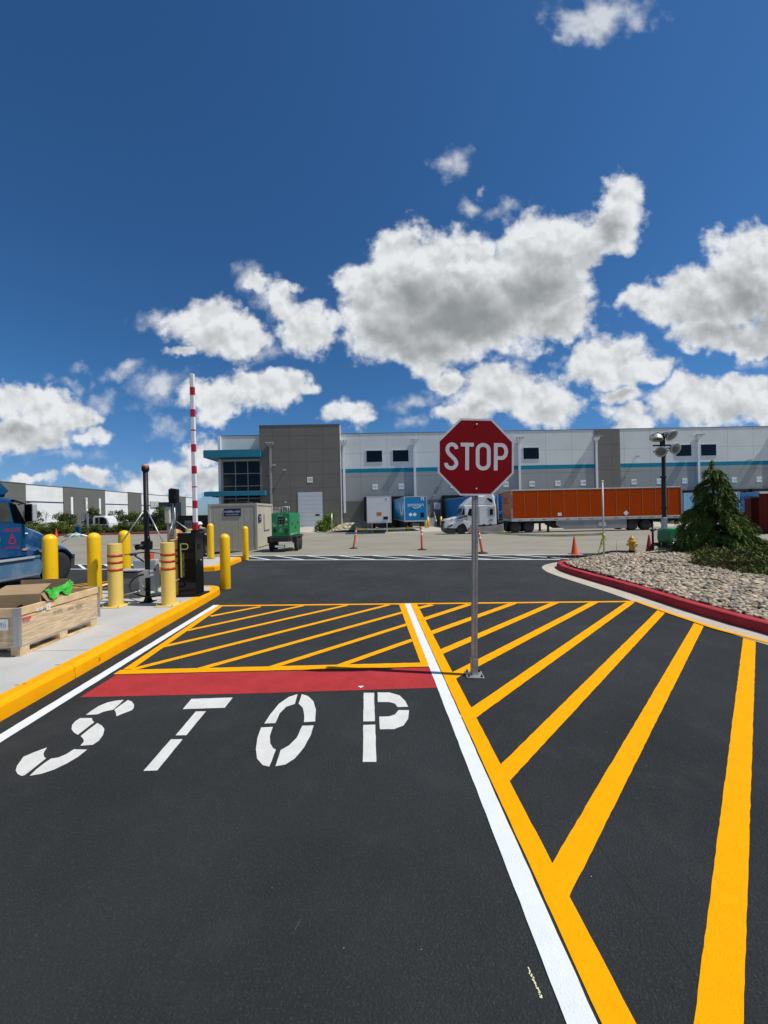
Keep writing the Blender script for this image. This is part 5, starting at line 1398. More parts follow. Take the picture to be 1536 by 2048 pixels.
# ------------------------------------------------------------------ blue tractor on the left
def blue_tractor():
    gy, gxp = 12.35, -10.35
    t = thing('blue_tractor', 'blue conventional semi tractor cut off by the left edge, with red door lettering', 'truck', (gxp - 1.22, gy - .08, -.35), R(1.2))
    W = 1.22                                # x right, y forward, front axle at y = 0
    def sec(y, hw, z0, z1, r=.10): return [(-hw, y, z0), (hw, y, z0), (hw, y, z1 - r), (hw - r, y, z1 - r * .25), (hw * .5, y, z1 + .02), (-hw * .5, y, z1 + .02), (-hw + r, y, z1 - r * .25), (-hw, y, z1 - r)]
    b = MB(); b.sm = True
    b.loft([sec(-1.18, 1.02, .85, 1.92), sec(-.7, .98, .85, 1.80, .16), sec(-.2, .92, .85, 1.66, .2), sec(.25, .86, .8, 1.47, .24), sec(.58, .78, .75, 1.22, .25), sec(.76, .70, .7, .98, .18)]); b.build('hood', M_BTRUCK, t)
    for s in (-1, 1):
        f = MB(); f.sm = True
        R0, n = .545, 14; rings = []
        for i in range(n + 1):
            a = R(22 + 160 * i / n); y, z = R0 * math.cos(a), .48 + R0 * math.sin(a)
            o = .045 + .10 * math.sin(R(180 * i / n)); yo, zo = (R0 + o) * math.cos(a), .48 + (R0 + o) * math.sin(a)
            rings.append([(s * .72, y, z), (s * 1.21, y, z), (s * 1.23, y + (yo - y) * .3, z + (zo - z) * .3), (s * 1.13, yo * .98 + y * .02, zo), (s * .72, yo, zo + .06)])
        f.loft(rings); f.build('fender', M_BTRUCK, t)
        # panel between fender and cab door with a vent
        f = MB(); f.loft([[(s * 1.0, -1.18, .78), (s * 1.20, -1.18, .78), (s * 1.20, -1.18, 1.15), (s * 1.0, -1.18, 1.4)], [(s * .9, -.62, .62), (s * 1.20, -.62, .62), (s * 1.14, -.5, 1.0), (s * .9, -.5, 1.2)]]); f.build('quarter_panel', M_BTRUCK, t)
        f = MB(); f.loft([[(s * 1.205, -1.0, .85), (s * 1.20, -.72, .78), (s * 1.195, -.66, .98), (s * 1.195, -.84, 1.12)], [(s * 1.215, -1.0, .85), (s * 1.21, -.72, .78), (s * 1.205, -.66, .98), (s * 1.205, -.84, 1.12)]]); f.build('fender_vent', M_BLKM, t)
        wheel(t, (s * 1.03, 0, .48), .48, .30, 'X', M_RIM, out=s)
        for y in (-5.2, -6.4): wheel(t, (s * .95, y, .5), .5, .55, 'X', M_RIM, out=s, holes=0)
    b = MB(); b.loft([[(-1.1, .55, .34), (1.1, .55, .34), (1.16, .50, .84), (-1.16, .50, .84)], [(-1.0, .82, .33), (1.0, .82, .33), (1.05, .80, .80), (-1.05, .80, .80)], [(-.7, .95, .36), (.7, .95, .36), (.72, .92, .78), (-.72, .92, .78)]]); b.build('bumper', mat('dark_bumper', (.045, .046, .048), .5), t)
    b = MB(); b.loft([[(-.55, .70, .82), (.55, .70, .82), (.55, .6, 1.16), (-.55, .6, 1.16)], [(-.55, .80, .82), (.55, .80, .82), (.5, .70, 1.12), (-.5, .70, 1.12)]]); b.build('grille', M_BLKM, t)
    # cab: door section and raised sleeper
    b = MB(); b.prism([(-1.16, .95), (-1.16, 1.86), (-1.52, 2.52), (-1.62, 2.60), (-2.75, 2.66), (-2.75, .95)], -1.2, 1.2, 'X', .06); cab = b.build('cab', M_BTRUCK, t)
    b = MB(); b.prism([(-2.76, .95), (-2.76, 2.7), (-2.2, 2.75), (-2.15, 2.85), (-2.6, 3.15), (-3.0, 3.35), (-4.6, 3.5), (-4.6, .95)], -1.21, 1.21, 'X', .10); b.build('sleeper', M_BTRUCK, t)
    b = MB(); b.prism([(-1.60, 2.64), (-1.48, 2.76), (-1.75, 3.08), (-2.25, 3.45), (-2.6, 3.6), (-2.6, 2.64)], -1.12, 1.12, 'X', .12); b.build('roof_fairing', M_BTRUCK, t)
    b = MB(); b.loft([[(-1.18, -1.50, 2.50), (1.18, -1.50, 2.50), (1.18, -1.50, 2.58), (-1.18, -1.50, 2.58)], [(-1.1, -1.12, 2.46), (1.1, -1.12, 2.46), (1.1, -1.12, 2.50), (-1.1, -1.12, 2.50)]]); b.build('sun_visor', M_BLACK, t)
    b = MB(); b.loft([[(-1.05, -1.17, 1.90), (1.05, -1.17, 1.90), (1.0, -1.47, 2.47), (-1.0, -1.47, 2.47)], [(-1.05, -1.15, 1.90), (1.05, -1.15, 1.90), (1.0, -1.45, 2.47), (-1.0, -1.45, 2.47)]]); b.build('windshield', M_GLASS, cab)
    for s in (-1, 1):
        g = MB(); x = s * 1.206
        g.loft([[(x, -2.15, 1.97), (x, -1.60, 1.95), (x, -1.74, 2.48), (x, -2.15, 2.48)], [(x + s * .004, -2.15, 1.97), (x + s * .004, -1.60, 1.95), (x + s * .004, -1.74, 2.48), (x + s * .004, -2.15, 2.48)]]); g.build('side_window', mat('cab_glass', (.05, .065, .06), .08, 0, .3, 2, spec=.8), cab)
        g = MB(); g.loft([[(x, -1.55, 1.93), (x, -1.18, 1.88), (x, -1.5, 2.45), (x, -1.68, 2.48)], [(x + s * .006, -1.55, 1.93), (x + s * .006, -1.18, 1.88), (x + s * .006, -1.5, 2.45), (x + s * .006, -1.68, 2.48)]]); g.build('quarter_window', M_GLASS, cab)
        for y in (-1.30, -2.35):
            g = MB(); g.box(min(x, x + s * .004), max(x, x + s * .004), y - .006, y + .006, 1.0, 2.5 if y < -2 else 1.86); g.build('door_gap', M_HOLE, cab)
        g = MB(); g.box(min(x, x + s * .03), max(x, x + s * .03), -2.3, -2.18, 1.72, 1.76, .005); g.build('door_handle', M_BLKM, cab)
        # running boards and skirts
        k = MB(); k.box(s * 1.0, s * 1.26, -5.0, -.78, .86, .94, .02) if s > 0 else k.box(-1.26, -1.0, -5.0, -.78, .86, .94, .02); k.build('running_board', M_BFAIR, t)
        k = MB(); xx = sorted((s * 1.26, s * 1.29)); k.box(xx[0], xx[1], -2.3, -1.0, .87, .93, .01); k.box(xx[0] - (0 if s > 0 else -.03), xx[1] - (.03 if s > 0 else 0), -2.3, -.85, .36, .42, .008); k.build('step_tread', M_ALU, t)
        k = MB(); xx = sorted((s * 1.12, s * 1.235)); k.prism([(-5.0, .86), (-.80, .86), (-.66, .70), (-.72, .40), (-.8, .33), (-5.0, .30)], xx[0], xx[1], 'X', .02); k.build('side_fairing', M_BFAIR, t)
        # mirrors
        k = MB(); xx = sorted((s * 1.30, s * 1.52)); k.box(xx[0], xx[1], -1.30, -1.14, 1.93, 2.47, .05); mr = k.build('mirror', M_GREYB if s > 0 else M_BLKM, cab)
        k = MB(); xx = sorted((s * 1.29, s * 1.50)); k.box(xx[0], xx[1], -1.325, -1.302, 1.95, 2.45, .01); k.build('mirror_face', M_GLASS, mr)
        k = MB(); k.tube([(s * 1.18, -1.4, 2.44), (s * 1.4, -1.24, 2.50)], .015, 6); k.tube([(s * 1.18, -1.3, 1.95), (s * 1.4, -1.22, 1.97)], .015, 6); k.build('mirror_arm', M_BLKM, mr)
        k = MB(); k.tube([(s * .82, .52, 1.22), (s * 1.08, .92, 1.56)], .016, 6); k.build('hood_mirror_arm', M_ALU, t)
        k = MB(); k.box(s * 1.08 - .09, s * 1.08 + .09, .88, .97, 1.52, 1.74, .03); k.build('hood_mirror', M_BTRUCK, t)
        k = MB(); k.box(min(s * 1.0, s * 1.03), max(s * 1.0, s * 1.03), -1.02, -.92, 1.58, 1.62, .008); k.build('marker_light', M_PAPER, t)
        k = MB(); xx = sorted((s * 1.2, s * 1.23)); k.box(xx[0], xx[1], -1.32, -1.18, 1.12, 1.18, .01); k.build('amber_reflector', mat('amber', (.5, .25, .12), .4), t)
        if s > 0:
            dr_ = mat('door_red', (.42, .01, .06), .5)
            k = MB(); scribble(k, face((x + .001, -1.62, 1.73), (0, 1, 0), (0, 0, 1)), .46, .09, 8); scribble(k, face((x + .001, -1.62, 1.24), (0, 1, 0), (0, 0, 1)), .44, .06, 9)
            k.stroke([(-1.72, 1.36), (-1.62, 1.62), (-1.52, 1.36)], .035, face((x + .001, 0, 0), (0, 1, 0), (0, 0, 1)), .002); k.stroke([(-1.62 + .09 * math.cos(R(a)), 1.42 + .08 * math.sin(R(a))) for a in range(0, 360, 30)], .025, face((x + .001, 0, 0), (0, 1, 0), (0, 0, 1)), .002, True)
            k.build('door_lettering', dr_, cab)
            k = MB(); k.stroke([(-2.05 + .07 * math.cos(R(a)), 1.50 + .13 * math.sin(R(a))) for a in range(0, 360, 24)], .03, face((x + .001, 0, 0), (0, 1, 0), (0, 0, 1)), .002, True); k.box(x, x + .003, -2.1, -2.0, 1.66, 1.70); k.build('round_decal', M_PAPER, cab)
            k = MB(); k.box(x, x + .0025, -2.07, -2.03, 1.42, 1.58); k.build('decal_centre', M_BLKM, cab)
    b = MB(); b.box(-.45, .45, -7.2, .5, .5, .85); b.box(-1.0, 1.0, -4.4, -.9, .4, .86); b.build('chassis', M_CHASSIS, t)
blue_tractor()
# ------------------------------------------------------------------ containers and generator
def container(name, label, loc, rz, W, L, Hh, m, cat='container', corr=True):
    t = thing(name, label, cat, loc, rz)
    def ribs(n, a, c, f):
        pts = []
        for i in range(n):
            u0, u1 = a + (c - a) * i / n, a + (c - a) * (i + 1) / n; d = (u1 - u0) / 4
            pts += [(u0 + d * .5, 0), (u0 + d * 1.5, .03), (u0 + d * 2.5, .03), (u0 + d * 3.5, 0)]
        return pts
    z0, z1 = .16, Hh - .10
    for s in (0, 1):
        b = MB(); pts = ribs(int(L / .28), .1, L - .1, None)
        b.loft([[((-W / 2 + .03 + q) if s == 0 else (W / 2 - .03 - q), y, z0), ((-W / 2 + .03 + q) if s == 0 else (W / 2 - .03 - q), y, z1)] for y, q in pts], close=False)
        b.build('side_wall', m, t)
    b = MB(); b.box(-W / 2 + .05, W / 2 - .05, L - .05, L - .02, z0, z1); b.build('end_wall', m, t)
    b = MB(); b.box(-W / 2 + .02, W / 2 - .02, .03, L - .03, Hh - .09, Hh - .03); b.build('roof', m, t)
    b = MB(); b.box(-W / 2 + .06, W / 2 - .06, .08, L - .08, .12, .16); b.build('floor', M_CHASSIS, t)
    b = MB()
    for x in (-W / 2, W / 2 - .12):
        for y in (0, L - .12): b.box(x, x + .12, y, y + .12, 0, Hh, .008)
    for z in (0, Hh - .12):
        for x in (-W / 2, W / 2 - .1): b.box(x + .005, x + .095, .12, L - .12, z + .01, z + .11)
        for y in (0, L - .1): b.box(-W / 2 + .12, W / 2 - .12, y + .005, y + .095, z + .01, z + .11)
    b.build('frame', m, t)
    return t, z0, z1
def cont_doors(t, W, z0, z1, m, panels=2):
    for s in (-1, 1):
        b = MB(); x0, x1 = (-W / 2 + .125, -.006) if s < 0 else (.006, W / 2 - .125)
        b.box(x0, x1, .03, .06, z0 - .02, z1)
        k = 3
        for i in range(k): 
            a = x0 + (x1 - x0) * (i + .12) / k; c = x0 + (x1 - x0) * (i + .88) / k; b.box(a, c, .018, .03, z0 + .04, z1 - .06, .004)
        d = b.build('door', m, t)
        for f in (.28, .72):
            x = x0 + (x1 - x0) * f
            q = MB(); q.cyl((x, .0, z0), (x, .0, z1 - .02), .017, n=8); q.box(x - .16, x + .02, -.02, 0, z0 + .9, z0 + .93); q.build('lock_rod', m, d)
def beige():
    W, L, Hh = 2.46, 2.9, 2.42
    t, z0, z1 = container('storage_container', 'beige storage container with a navy name plate behind the yellow bollards', (-7.60, 19.3, gz(-7.4, 19.3)), R(1), W, L, Hh, M_BEIGE, 'storage container')
    b = MB(); b.box(-W / 2 + .12, W / 2 - .12, .02, .05, .11, z1 + .0); fr = b.build('front_wall', M_BEIGE, t)
    b = MB()
    for i in range(7): x = -W / 2 + .3 + i * .31; b.box(x - .006, x + .006, .014, .02, .12, z1 - .1)
    b.build('wall_rib', M_BEIGE, fr)
    b = MB(); b.box(-.42, .42, -.006, .02, 1.78, 2.16, .003); p = b.build('name_plate', M_NAVY, t)
    b = MB(); b.text('mobile mini', .165, face((0, -.007, 2.01), *FRONT), .001); scribble(b, face((0, -.007, 1.86), *FRONT), .62, .05, 14); b.build('lettering', M_PAPER, p)
    b = MB(); b.box(W / 2 - .002, W / 2 + .006, .25, .7, 1.45, 1.85); p = b.build('side_plate', M_NAVY, t)
    b = MB(); b.text('mobile', .10, face((W / 2 + .007, .475, 1.72), (0, 1, 0), (0, 0, 1)), .001); b.text('mini', .10, face((W / 2 + .007, .475, 1.60), (0, 1, 0), (0, 0, 1)), .001); b.build('lettering', M_PAPER, p)
    b = MB(); b.box(W / 2 - .01, W / 2 + .02, 1.2, 2.4, 1.0, 1.9, .01); b.build('side_shutter', M_BEIGE, t)
    t2, z0, z1 = container('storage_container', 'darker grey brown container tucked behind the left of the beige one', (-8.75, 22.2, gz(-8.75, 22.2)), R(1), 2.44, 6.0, 2.45, M_BEIGED, 'storage container')
    b = MB(); b.box(-1.1, 1.1, .02, .05, .11, z1); b.build('front_wall', M_BEIGED, t2)
    b = MB(); b.box(-.5, .6, .8, 2.0, 2.42, 2.75, .03); b.build('roof_vent', M_CHASSIS, t2)
beige()
def rust(loc, rz, label, Hh=2.45):
    t, z0, z1 = container('shipping_container', label, loc, rz, 2.44, 6.06, Hh, M_RCONT, 'shipping container'); t['group'] = 'rust red containers'
    cont_doors(t, 2.44, z0, z1, M_RCONT)
    for i in range(7):
        b = MB(); b.box(-.75, -.45, .010, .018, .45 + i * .27, .60 + i * .27); b.build('faded_patch', mat('faded_pink', (.15, .05, .04), .7), t)
rust((27.6, 27.2, gz(26, 27)), R(-40), 'rust red shipping container with faded pale patches on its door, behind the cedar right side')
rust((24.5, 23.4, gz(23, 23)), R(-46), 'darker rust red shipping container at the right edge, nearer and taller looking', 2.5)
def generator():
    t = thing('generator_trailer', 'green generator on a black twin axle trailer beside the beige container', 'generator', (-4.63, 17.2, gz(-4.4, 17.2)))
    SX = .66                                # the whole machine is narrow
    b = MB(); b.box(-.62, .62, 0, 2.6, .70, 1.78, .03); bd = b.build('housing', M_GEN, t)
    b = MB(); b.box(-.60, .60, .02, 2.58, 1.782, 1.80, .01); b.cyl((.2, .3, 1.8), (.2, .3, 1.88), .04); b.cyl((-.3, .3, 1.8), (-.3, .3, 1.85), .05); b.build('roof_lid', M_GEN, t)
    b = MB(); b.box(-.15, .38, .3, .34, 1.80, 2.06); 
    b = MB(); b.tube([(-.15, .4, 1.8), (-.15, .4, 2.08), (.35, .4, 2.08), (.35, .4, 1.8)], .015); b.tube([(-.15, .9, 1.8), (-.15, .9, 2.08), (.35, .9, 2.08), (.35, .9, 1.8)], .015); b.build('lifting_frame', M_ALU, t)
    b = MB(); b.box(-.16, .26, -.012, .002, 1.30, 1.60, .004); pn = b.build('control_panel', M_HOLE, bd)
    for x, z in ((-.08, 1.5), (.04, 1.5), (.16, 1.5), (-.08, 1.38), (.1, 1.38)):
        q = MB(); q.cyl((x, -.012, z), (x, -.022, z), .025, n=10); q.build('gauge', M_GREYB, pn)
    b = MB(); [scribble(b, face((xx, -.004, zz), *FRONT), ww, hh, nn) for xx, zz, ww, hh, nn in ((0, 1.68, .3, .05, 8), (-.46, 1.31, .12, .05, 3), (-.40, 1.22, .3, .07, 7), (0, 1.22, .2, .05, 5), (.38, 1.26, .18, .05, 4), (0, .94, .22, .05, 5))]
    b.stroke([(-.08, 1.0), (0, 1.06), (.08, 1.0)], .02, face((0, -.002, 0), *FRONT), .003); b.box(.35, .44, -.006, 0, 1.45, 1.55); b.build('white_lettering', M_PAPER, bd)
    for x0, x1, z0, z1 in ((-.5, -.3, .92, 1.1), (.28, .5, .85, 1.1)):
        b = MB()
        for k in range(5): z = z0 + (z1 - z0) * k / 5; b.box(x0, x1, -.01, .0, z, z + .025)
        b.build('louvre', M_HOLE, bd)
    for y, z in ((.5, 1.3), (1.4, 1.1), (2.0, 1.3)):
        b = MB(); b.box(.615, .628, y - .12, y + .12, z - .08, z + .06, .004); b.build('side_hatch', M_CHASSIS, bd)
    b = MB()
    for y in (.25, .5, .8, 1.2, 1.7): b.box(.618, .626, y - .05, y + .06, .78, .82)
    b.build('side_print', M_PAPER, bd)
    b = MB(); b.box(-.72, .72, -.25, 2.9, .48, .69, .02); b.box(-.35, .35, -.3, -.22, .22, .34); b.loft([[(-.5, 2.9, .5), (.5, 2.9, .5), (.5, 2.9, .6), (-.5, 2.9, .6)], [(-.05, 4.2, .5), (.05, 4.2, .5), (.05, 4.2, .6), (-.05, 4.2, .6)]]); b.build('chassis', M_CHASSIS, t)
    b = MB(); b.box(-.3, .3, -.31, -.29, .24, .32); b.build('number_plate', M_PAPER, t)
    for s in (-1, 1):
        b = MB(); b.box(s * .85 - .16, s * .85 + .16, .25, 2.15, .66, .70, .01); b.box(s * .85 - .16, s * .85 + .16, .22, .27, .4, .7, .01); b.build('mudguard', M_CHASSIS, t)
        for y in (.7, 1.5): wheel(t, (s * .87, y, .32), .32, .22, 'X', M_TWHITE, out=s, holes=6)
        b = MB(); b.box(s * .6 - .07, s * .6 + .07, -.27, -.245, .52, .6, .01); b.build('tail_light', mat('tail_red', (.2, .01, .01), .4), t)
    t.scale = (SX, .80, .97)
generator()
# ------------------------------------------------------------------ the far warehouse on the left
def far_warehouse():
    t = thing('far_warehouse', 'long white and charcoal warehouse far behind the left hedge', 'warehouse', (-99.3, 0, -.4), 0)
    zt = 12.4; DG, W_ = (.125, .13, .118), (.70, .71, .70)
    def Yu(px, py=975):
        u = uv(px, py)[0]; return -99.3 / (u / F + .045)
    edges = [(-260, 0), (50, 1), (125.7, 0), (208.7, 1), (255, 0), (281.5, 1), (357.5, 0), (370.3, 1), (385, None)]
    edges[0] = (-420, 0)
    mw = panel_mat('far_white_panels', [(0, W_), (7.15, (.03, .055, .12)), (7.6, W_)], 400, 3.1, .06, 0, 0, .8)
    md = panel_mat('far_dark_panels', [(0, DG)], 400, 2.07, .05, 0, 0, .8)
    P = lambda Y, o=0: Vector((-.045 * Y + o, Y, 0))
    for i in range(len(edges) - 1):
        y0, y1 = Yu(edges[i][0]) if i else 58.0, Yu(edges[i + 1][0]); dark = edges[i][1] == 0
        o = .25 if dark else 0.0
        a, c = P(y0, o), P(y1, o)
        b = MB(); b.loft([[a, c, c + Vector((-40, 0, 0)), a + Vector((-40, 0, 0))], [q + Vector((0, 0, zt + (.15 if dark else 0))) for q in (a, c, c + Vector((-40, 0, 0)), a + Vector((-40, 0, 0)))]]); b.build('wall_panel', md if dark else mw, t)
        b = MB(); z = zt + (.15 if dark else 0); b.loft([[a + Vector((.1, 0, z)), a + Vector((-.4, 0, z)), a + Vector((-.4, 0, z + .2)), a + Vector((.1, 0, z + .2))], [c + Vector((.1, 0, z)), c + Vector((-.4, 0, z)), c + Vector((-.4, 0, z + .2)), c + Vector((.1, 0, z + .2))]]); b.build('coping', MATS['coping_grey'], t)
        if i == 2:
            for px in (141, 170.5, 197):
                y = Yu(px); b = MB(); q = P(y, o + .15); b.box(q.x - .1, q.x + .05, y - .42, y + .42, 3.6, 9.4); b.build('slot_window', M_PAPER, t)
    ya, yb = Yu(299), Yu(318); q = P(ya, .05); b = MB(); b.loft([[P(ya, .05) + Vector((0, 0, 6.6)), P(ya, .5) + Vector((0, 0, 6.6)), P(ya, .5) + Vector((0, 0, 9.4)), P(ya, .05) + Vector((0, 0, 9.4))], [P(yb, .05) + Vector((0, 0, 6.6)), P(yb, .5) + Vector((0, 0, 6.6)), P(yb, .5) + Vector((0, 0, 9.4)), P(yb, .05) + Vector((0, 0, 9.4))]]); b.build('loading_panel', mat('pale_grey_wall', (.38, .40, .40), .7), t)
far_warehouse()
def leafy(name, label, cat, loc, r, n, col, group=None, lsize=.09, stem=True, seed=1, cone_=False, extra=None):
    q = np.random.RandomState(seed)
    t = thing(name, label, cat, loc, 0, group)
    if stem:
        b = MB(); b.cyl((0, 0, -.1), (0, 0, r[2] * 1.2), .05 * r[2], .02 * r[2], 8)
        for k in range(7):
            a = q.uniform(0, 6.3); z = r[2] * q.uniform(.3, 1.1); b.cyl((0, 0, z), (math.cos(a) * r[0] * .7, math.sin(a) * r[1] * .7, z + r[2] * q.uniform(.2, .5)), .022 * r[2], .006, 6)
        b.build('trunk', M_BARK, t)
    # clumps with gaps between them
    nc = 34
    ca = q.uniform(0, 6.283, nc); cz = q.uniform(.05, 1.95, nc); cr = np.sqrt(q.uniform(0.05, 1, nc))
    wid = np.clip((2.0 - cz) * .62, .1, 1) if cone_ else np.sqrt(np.clip(1 - (cz - .9) ** 2 / 1.25, .05, 1))
    Cc = np.stack([np.cos(ca) * cr * wid * r[0], np.sin(ca) * cr * wid * r[1], cz * r[2]], 1)
    k = q.randint(nc, size=n)
    P = Cc[k] + q.normal(0, .17, (n, 3)) * np.array([r[0], r[1], r[2] * .8])
    P[:, 2] = np.maximum(P[:, 2], 0.02)
    D = q.normal(0, 1, (n, 3)) + np.array([0, 0, .5]); D /= np.linalg.norm(D, axis=1)[:, None]
    tone = q.uniform(.55, 1.5, nc)[k][:, None] * q.uniform(.7, 1.3, (n, 1))
    V, Fc, C = blades(P, D, q.uniform(.7, 1.4, n) * lsize, q.uniform(.4, .8, n) * lsize, q, np.array(col) * tone)
    npmesh('crown' if stem else 'foliage', V, Fc, M_LEAF, t, C)
    return t
GL = lambda px, py, Y: Vector((uv(px, py)[0] / F * Y, Y, -.35))
hb = MB()
ring0 = [(-75, 46.2), (-20.5, 46.0), (-19.2, 47.5), (-22, 60), (-75, 62)]
hb.loft([[(x, y, -.6) for x, y in ring0], [(x, y, -.19) for x, y in ring0]])
tag(hb.build('hedge_bed', M_SOIL), kind='structure')
kb_ = sweep([(-75, 46.0), (-20.3, 45.8), (-19.0, 47.4), (-21.8, 60)], [(0, 0), (0, .17), (.16, .17), (.16, 0)], 1, 30)
tag(kb_.build('red_kerb', M_RKERB), kind='structure')
hs = [(-3, 1.0), (38, 1.0), (75, .95), (105, 1.15), (125, 1.1), (152, .8), (178, .75), (200, .75), (222, .7), (248, .7), (270, .75)]
for i, (px, s) in enumerate(hs):
    p = GL(px, 1050, 47.6 + (i % 3) * .9)
    leafy('hedge_shrub', ['tallest low green shrub', 'low green shrub', 'yellow green low shrub', 'broad low shrub'][i % 4] + ' in the left hedge at ' + ['the truck windshield', 'the truck mirror', 'the truck hood', 'the red cone', 'the right of the red cone', 'the sign frame left post', 'the sign frame right post', 'the front of the white cart', 'the right side of the white cart', 'the gap between bushy trees', 'the foot of the black pole'][i], 'shrub', (p.x, p.y, -.19), (1.5, .9, .62 * s), 1700, (.10, .12, .022) if i % 3 else (.075, .11, .02), 'shrubs in the left hedge', .13, False, 10 + i)
for i, (px, h, lab) in enumerate(((62, 2.2, 'bushy small tree seen through the truck mirror gap'), (130, 2.0, 'bushy small tree right of the blue truck hood'), (187, 2.3, 'narrow dark tree behind the white utility cart'), (236, 2.0, 'bushy small tree right of the white utility cart'), (272, 1.9, 'bushy small tree just left of the black camera pole'), (322, 2.3, 'dark bushy tree between the two camera poles'))):
    p = GL(px, 1040, 52)
    leafy('small_tree', lab, 'tree', (p.x, p.y, -.19), (1.35 if i != 2 else .8, 1.2, h * .66), 3200, (.062, .085, .02), 'small trees along the left hedge', .14, True, 40 + i)
def bare(px, h, lab, sd):
    q = random.Random(sd); p = GL(px, 1040, 50)
    t = thing('bare_tree', lab, 'tree', (p.x, p.y, -.19), 0, 'bare saplings in the left hedge')
    b = MB(); b.cyl((0, 0, 0), (0, 0, h * .45), .05, .035, 7); b.build('trunk', mat('pale_bark', (.22, .19, .16), .9), t)
    b = MB()
    def grow(a, d, l, r, n):
        e = a + d * l; b.cyl(a, e, r, r * .6, 5)
        if n:
            for _ in range(3): grow(e if q.random() < .6 else a.lerp(e, .6), (d + Vector((q.uniform(-.7, .7), q.uniform(-.5, .5), q.uniform(-.1, .35)))).normalized(), l * .68, r * .6, n - 1)
    grow(Vector((0, 0, h * .44)), Vector((0, 0, 1)), h * .24, .03, 4)
    b.build('branches', MATS['pale_bark'], t)
bare(92, 3.0, 'thin bare sapling in front of the white far wall panel', 2)
bare(170, 4.4, 'tall bare sapling in front of the charcoal far wall panel', 5)
def utility_cart():
    p = GL(212, 1044, 49.2)
    t = thing('utility_vehicle', 'white cab of a utility vehicle with a boom behind the left hedge', 'utility vehicle', (p.x, p.y, -.19 + .35))
    b = MB(); pr = [(-1.1, .15), (-1.1, 1.55), (-.9, 1.78), (.3, 1.78), (.75, 1.5), (1.02, .85), (1.05, .2)]
    b.prism(pr, -.8, .8, 'Y', .06); b.build('cab', M_TWHITE, t)
    b = MB(); b.prism([(-.75, .8), (-.75, 1.55), (-.35, 1.6), (-.35, .8)], -.82, -.79, 'Y'); b.prism([(-.25, .75), (-.25, 1.6), (.25, 1.6), (.6, 1.35), (.75, .8), (.4, .72)], -.82, -.79, 'Y'); b.prism([(.32, 1.62), (.72, 1.42), (.98, .9), (.9, .86), (.62, 1.4), (.3, 1.56)], -.6, .6, 'Y'); b.build('cab_window', M_GLASS, t)
    for x in (.35, .7):
        b = MB(); b.cyl((x, -.83, .5), (x, -.79, .5), .15, n=14); b.build('lamp', M_BLKM, t)
    b = MB(); b.prism([(-1.1, .15), (-2.4, .15), (-2.4, .55), (-1.1, .75)], -.8, .8, 'Y'); b.build('deck', M_TWHITE, t)
    b = MB(); b.tube([(-1.2, -.3, 1.75), (-2.9, -.3, .95)], .07, 8); b.box(-2.3, -1.3, -.6, .6, .7, 1.5, .05); b.build('boom', M_CHASSIS, t)
    for x in (-2.0, .5):
        for y in (-.75, .75): wheel(t, (x, y, -.02), .34, .25, 'Y', M_RIM, out=-1 if y < 0 else 1, holes=0)
utility_cart()
def frame_sign():
    p = GL(169, 1050, 47.2)
    t = thing('sign_frame', 'grey steel frame with a small mesh board standing in the left hedge', 'sign frame', (p.x, p.y, -.19))
    for x, w_ in ((-.45, .05), (.42, .10)):
        b = MB(); b.box(x - w_, x + w_, -.05, .05, 0, 2.5); b.build('post', M_GALV, t)
    b = MB()
    for z in (1.75, 2.0, 2.25, 2.45): b.box(-.5, .5, -.03, .03, z, z + .05)
    for i in range(6): b.box(-.5 + i * .19, -.47 + i * .19, -.025, .025, 1.75, 2.5)
    b.build('mesh_board', mat('board_grey', (.30, .31, .33), .5, .3), t)
frame_sign()
def heap():
    p = GL(152, 1072, 42.5)
    t = thing('plastic_sheet', 'crumpled pale green and white plastic sheet on the asphalt below the left hedge', 'plastic sheet', (p.x, p.y, -.35))
    P = IV + .3 * np.sin(IV[:, [1, 2, 0]] * 5 + 1.1) + .12 * np.sin(IV[:, [2, 0, 1]] * 13)
    npmesh('sheet', P * np.array([1.0, .6, .22]) + np.array([0, 0, .15]), IF, mat('pale_green_sheet', (.38, .55, .46), .4, 0, .35, 2), t)
    P = IV + .3 * np.sin(IV[:, [2, 1, 0]] * 6 + .4)
    npmesh('fold', P * np.array([.5, .4, .16]) + np.array([.8, -.1, .1]), IF, M_PAPER, t, None, True, 3)
heap()
# low wall and railing behind the hedge
def railing():
    t = thing('railing', 'grey rail fence running behind the left hedge', 'fence', (-75, 63.5, -.35))
    b = MB()
    for z in (.6, 1.0, 1.4): b.box(0, 52, -.03, .03, z, z + .07)
    b.build('rails', mat('rail_grey', (.22, .23, .23), .6), t)
    for i in range(14):
        b = MB(); b.box(i * 4 - .05, i * 4 + .05, .031, .12, 0, 1.6); b.build('post', MATS['rail_grey'], t)
    b = MB(); b.box(0, 52, .2, .5, 0, .75); b.build('base_wall', mat('base_wall_grey', (.10, .10, .10), .8), t)  # low wall in one even dark grey
railing()
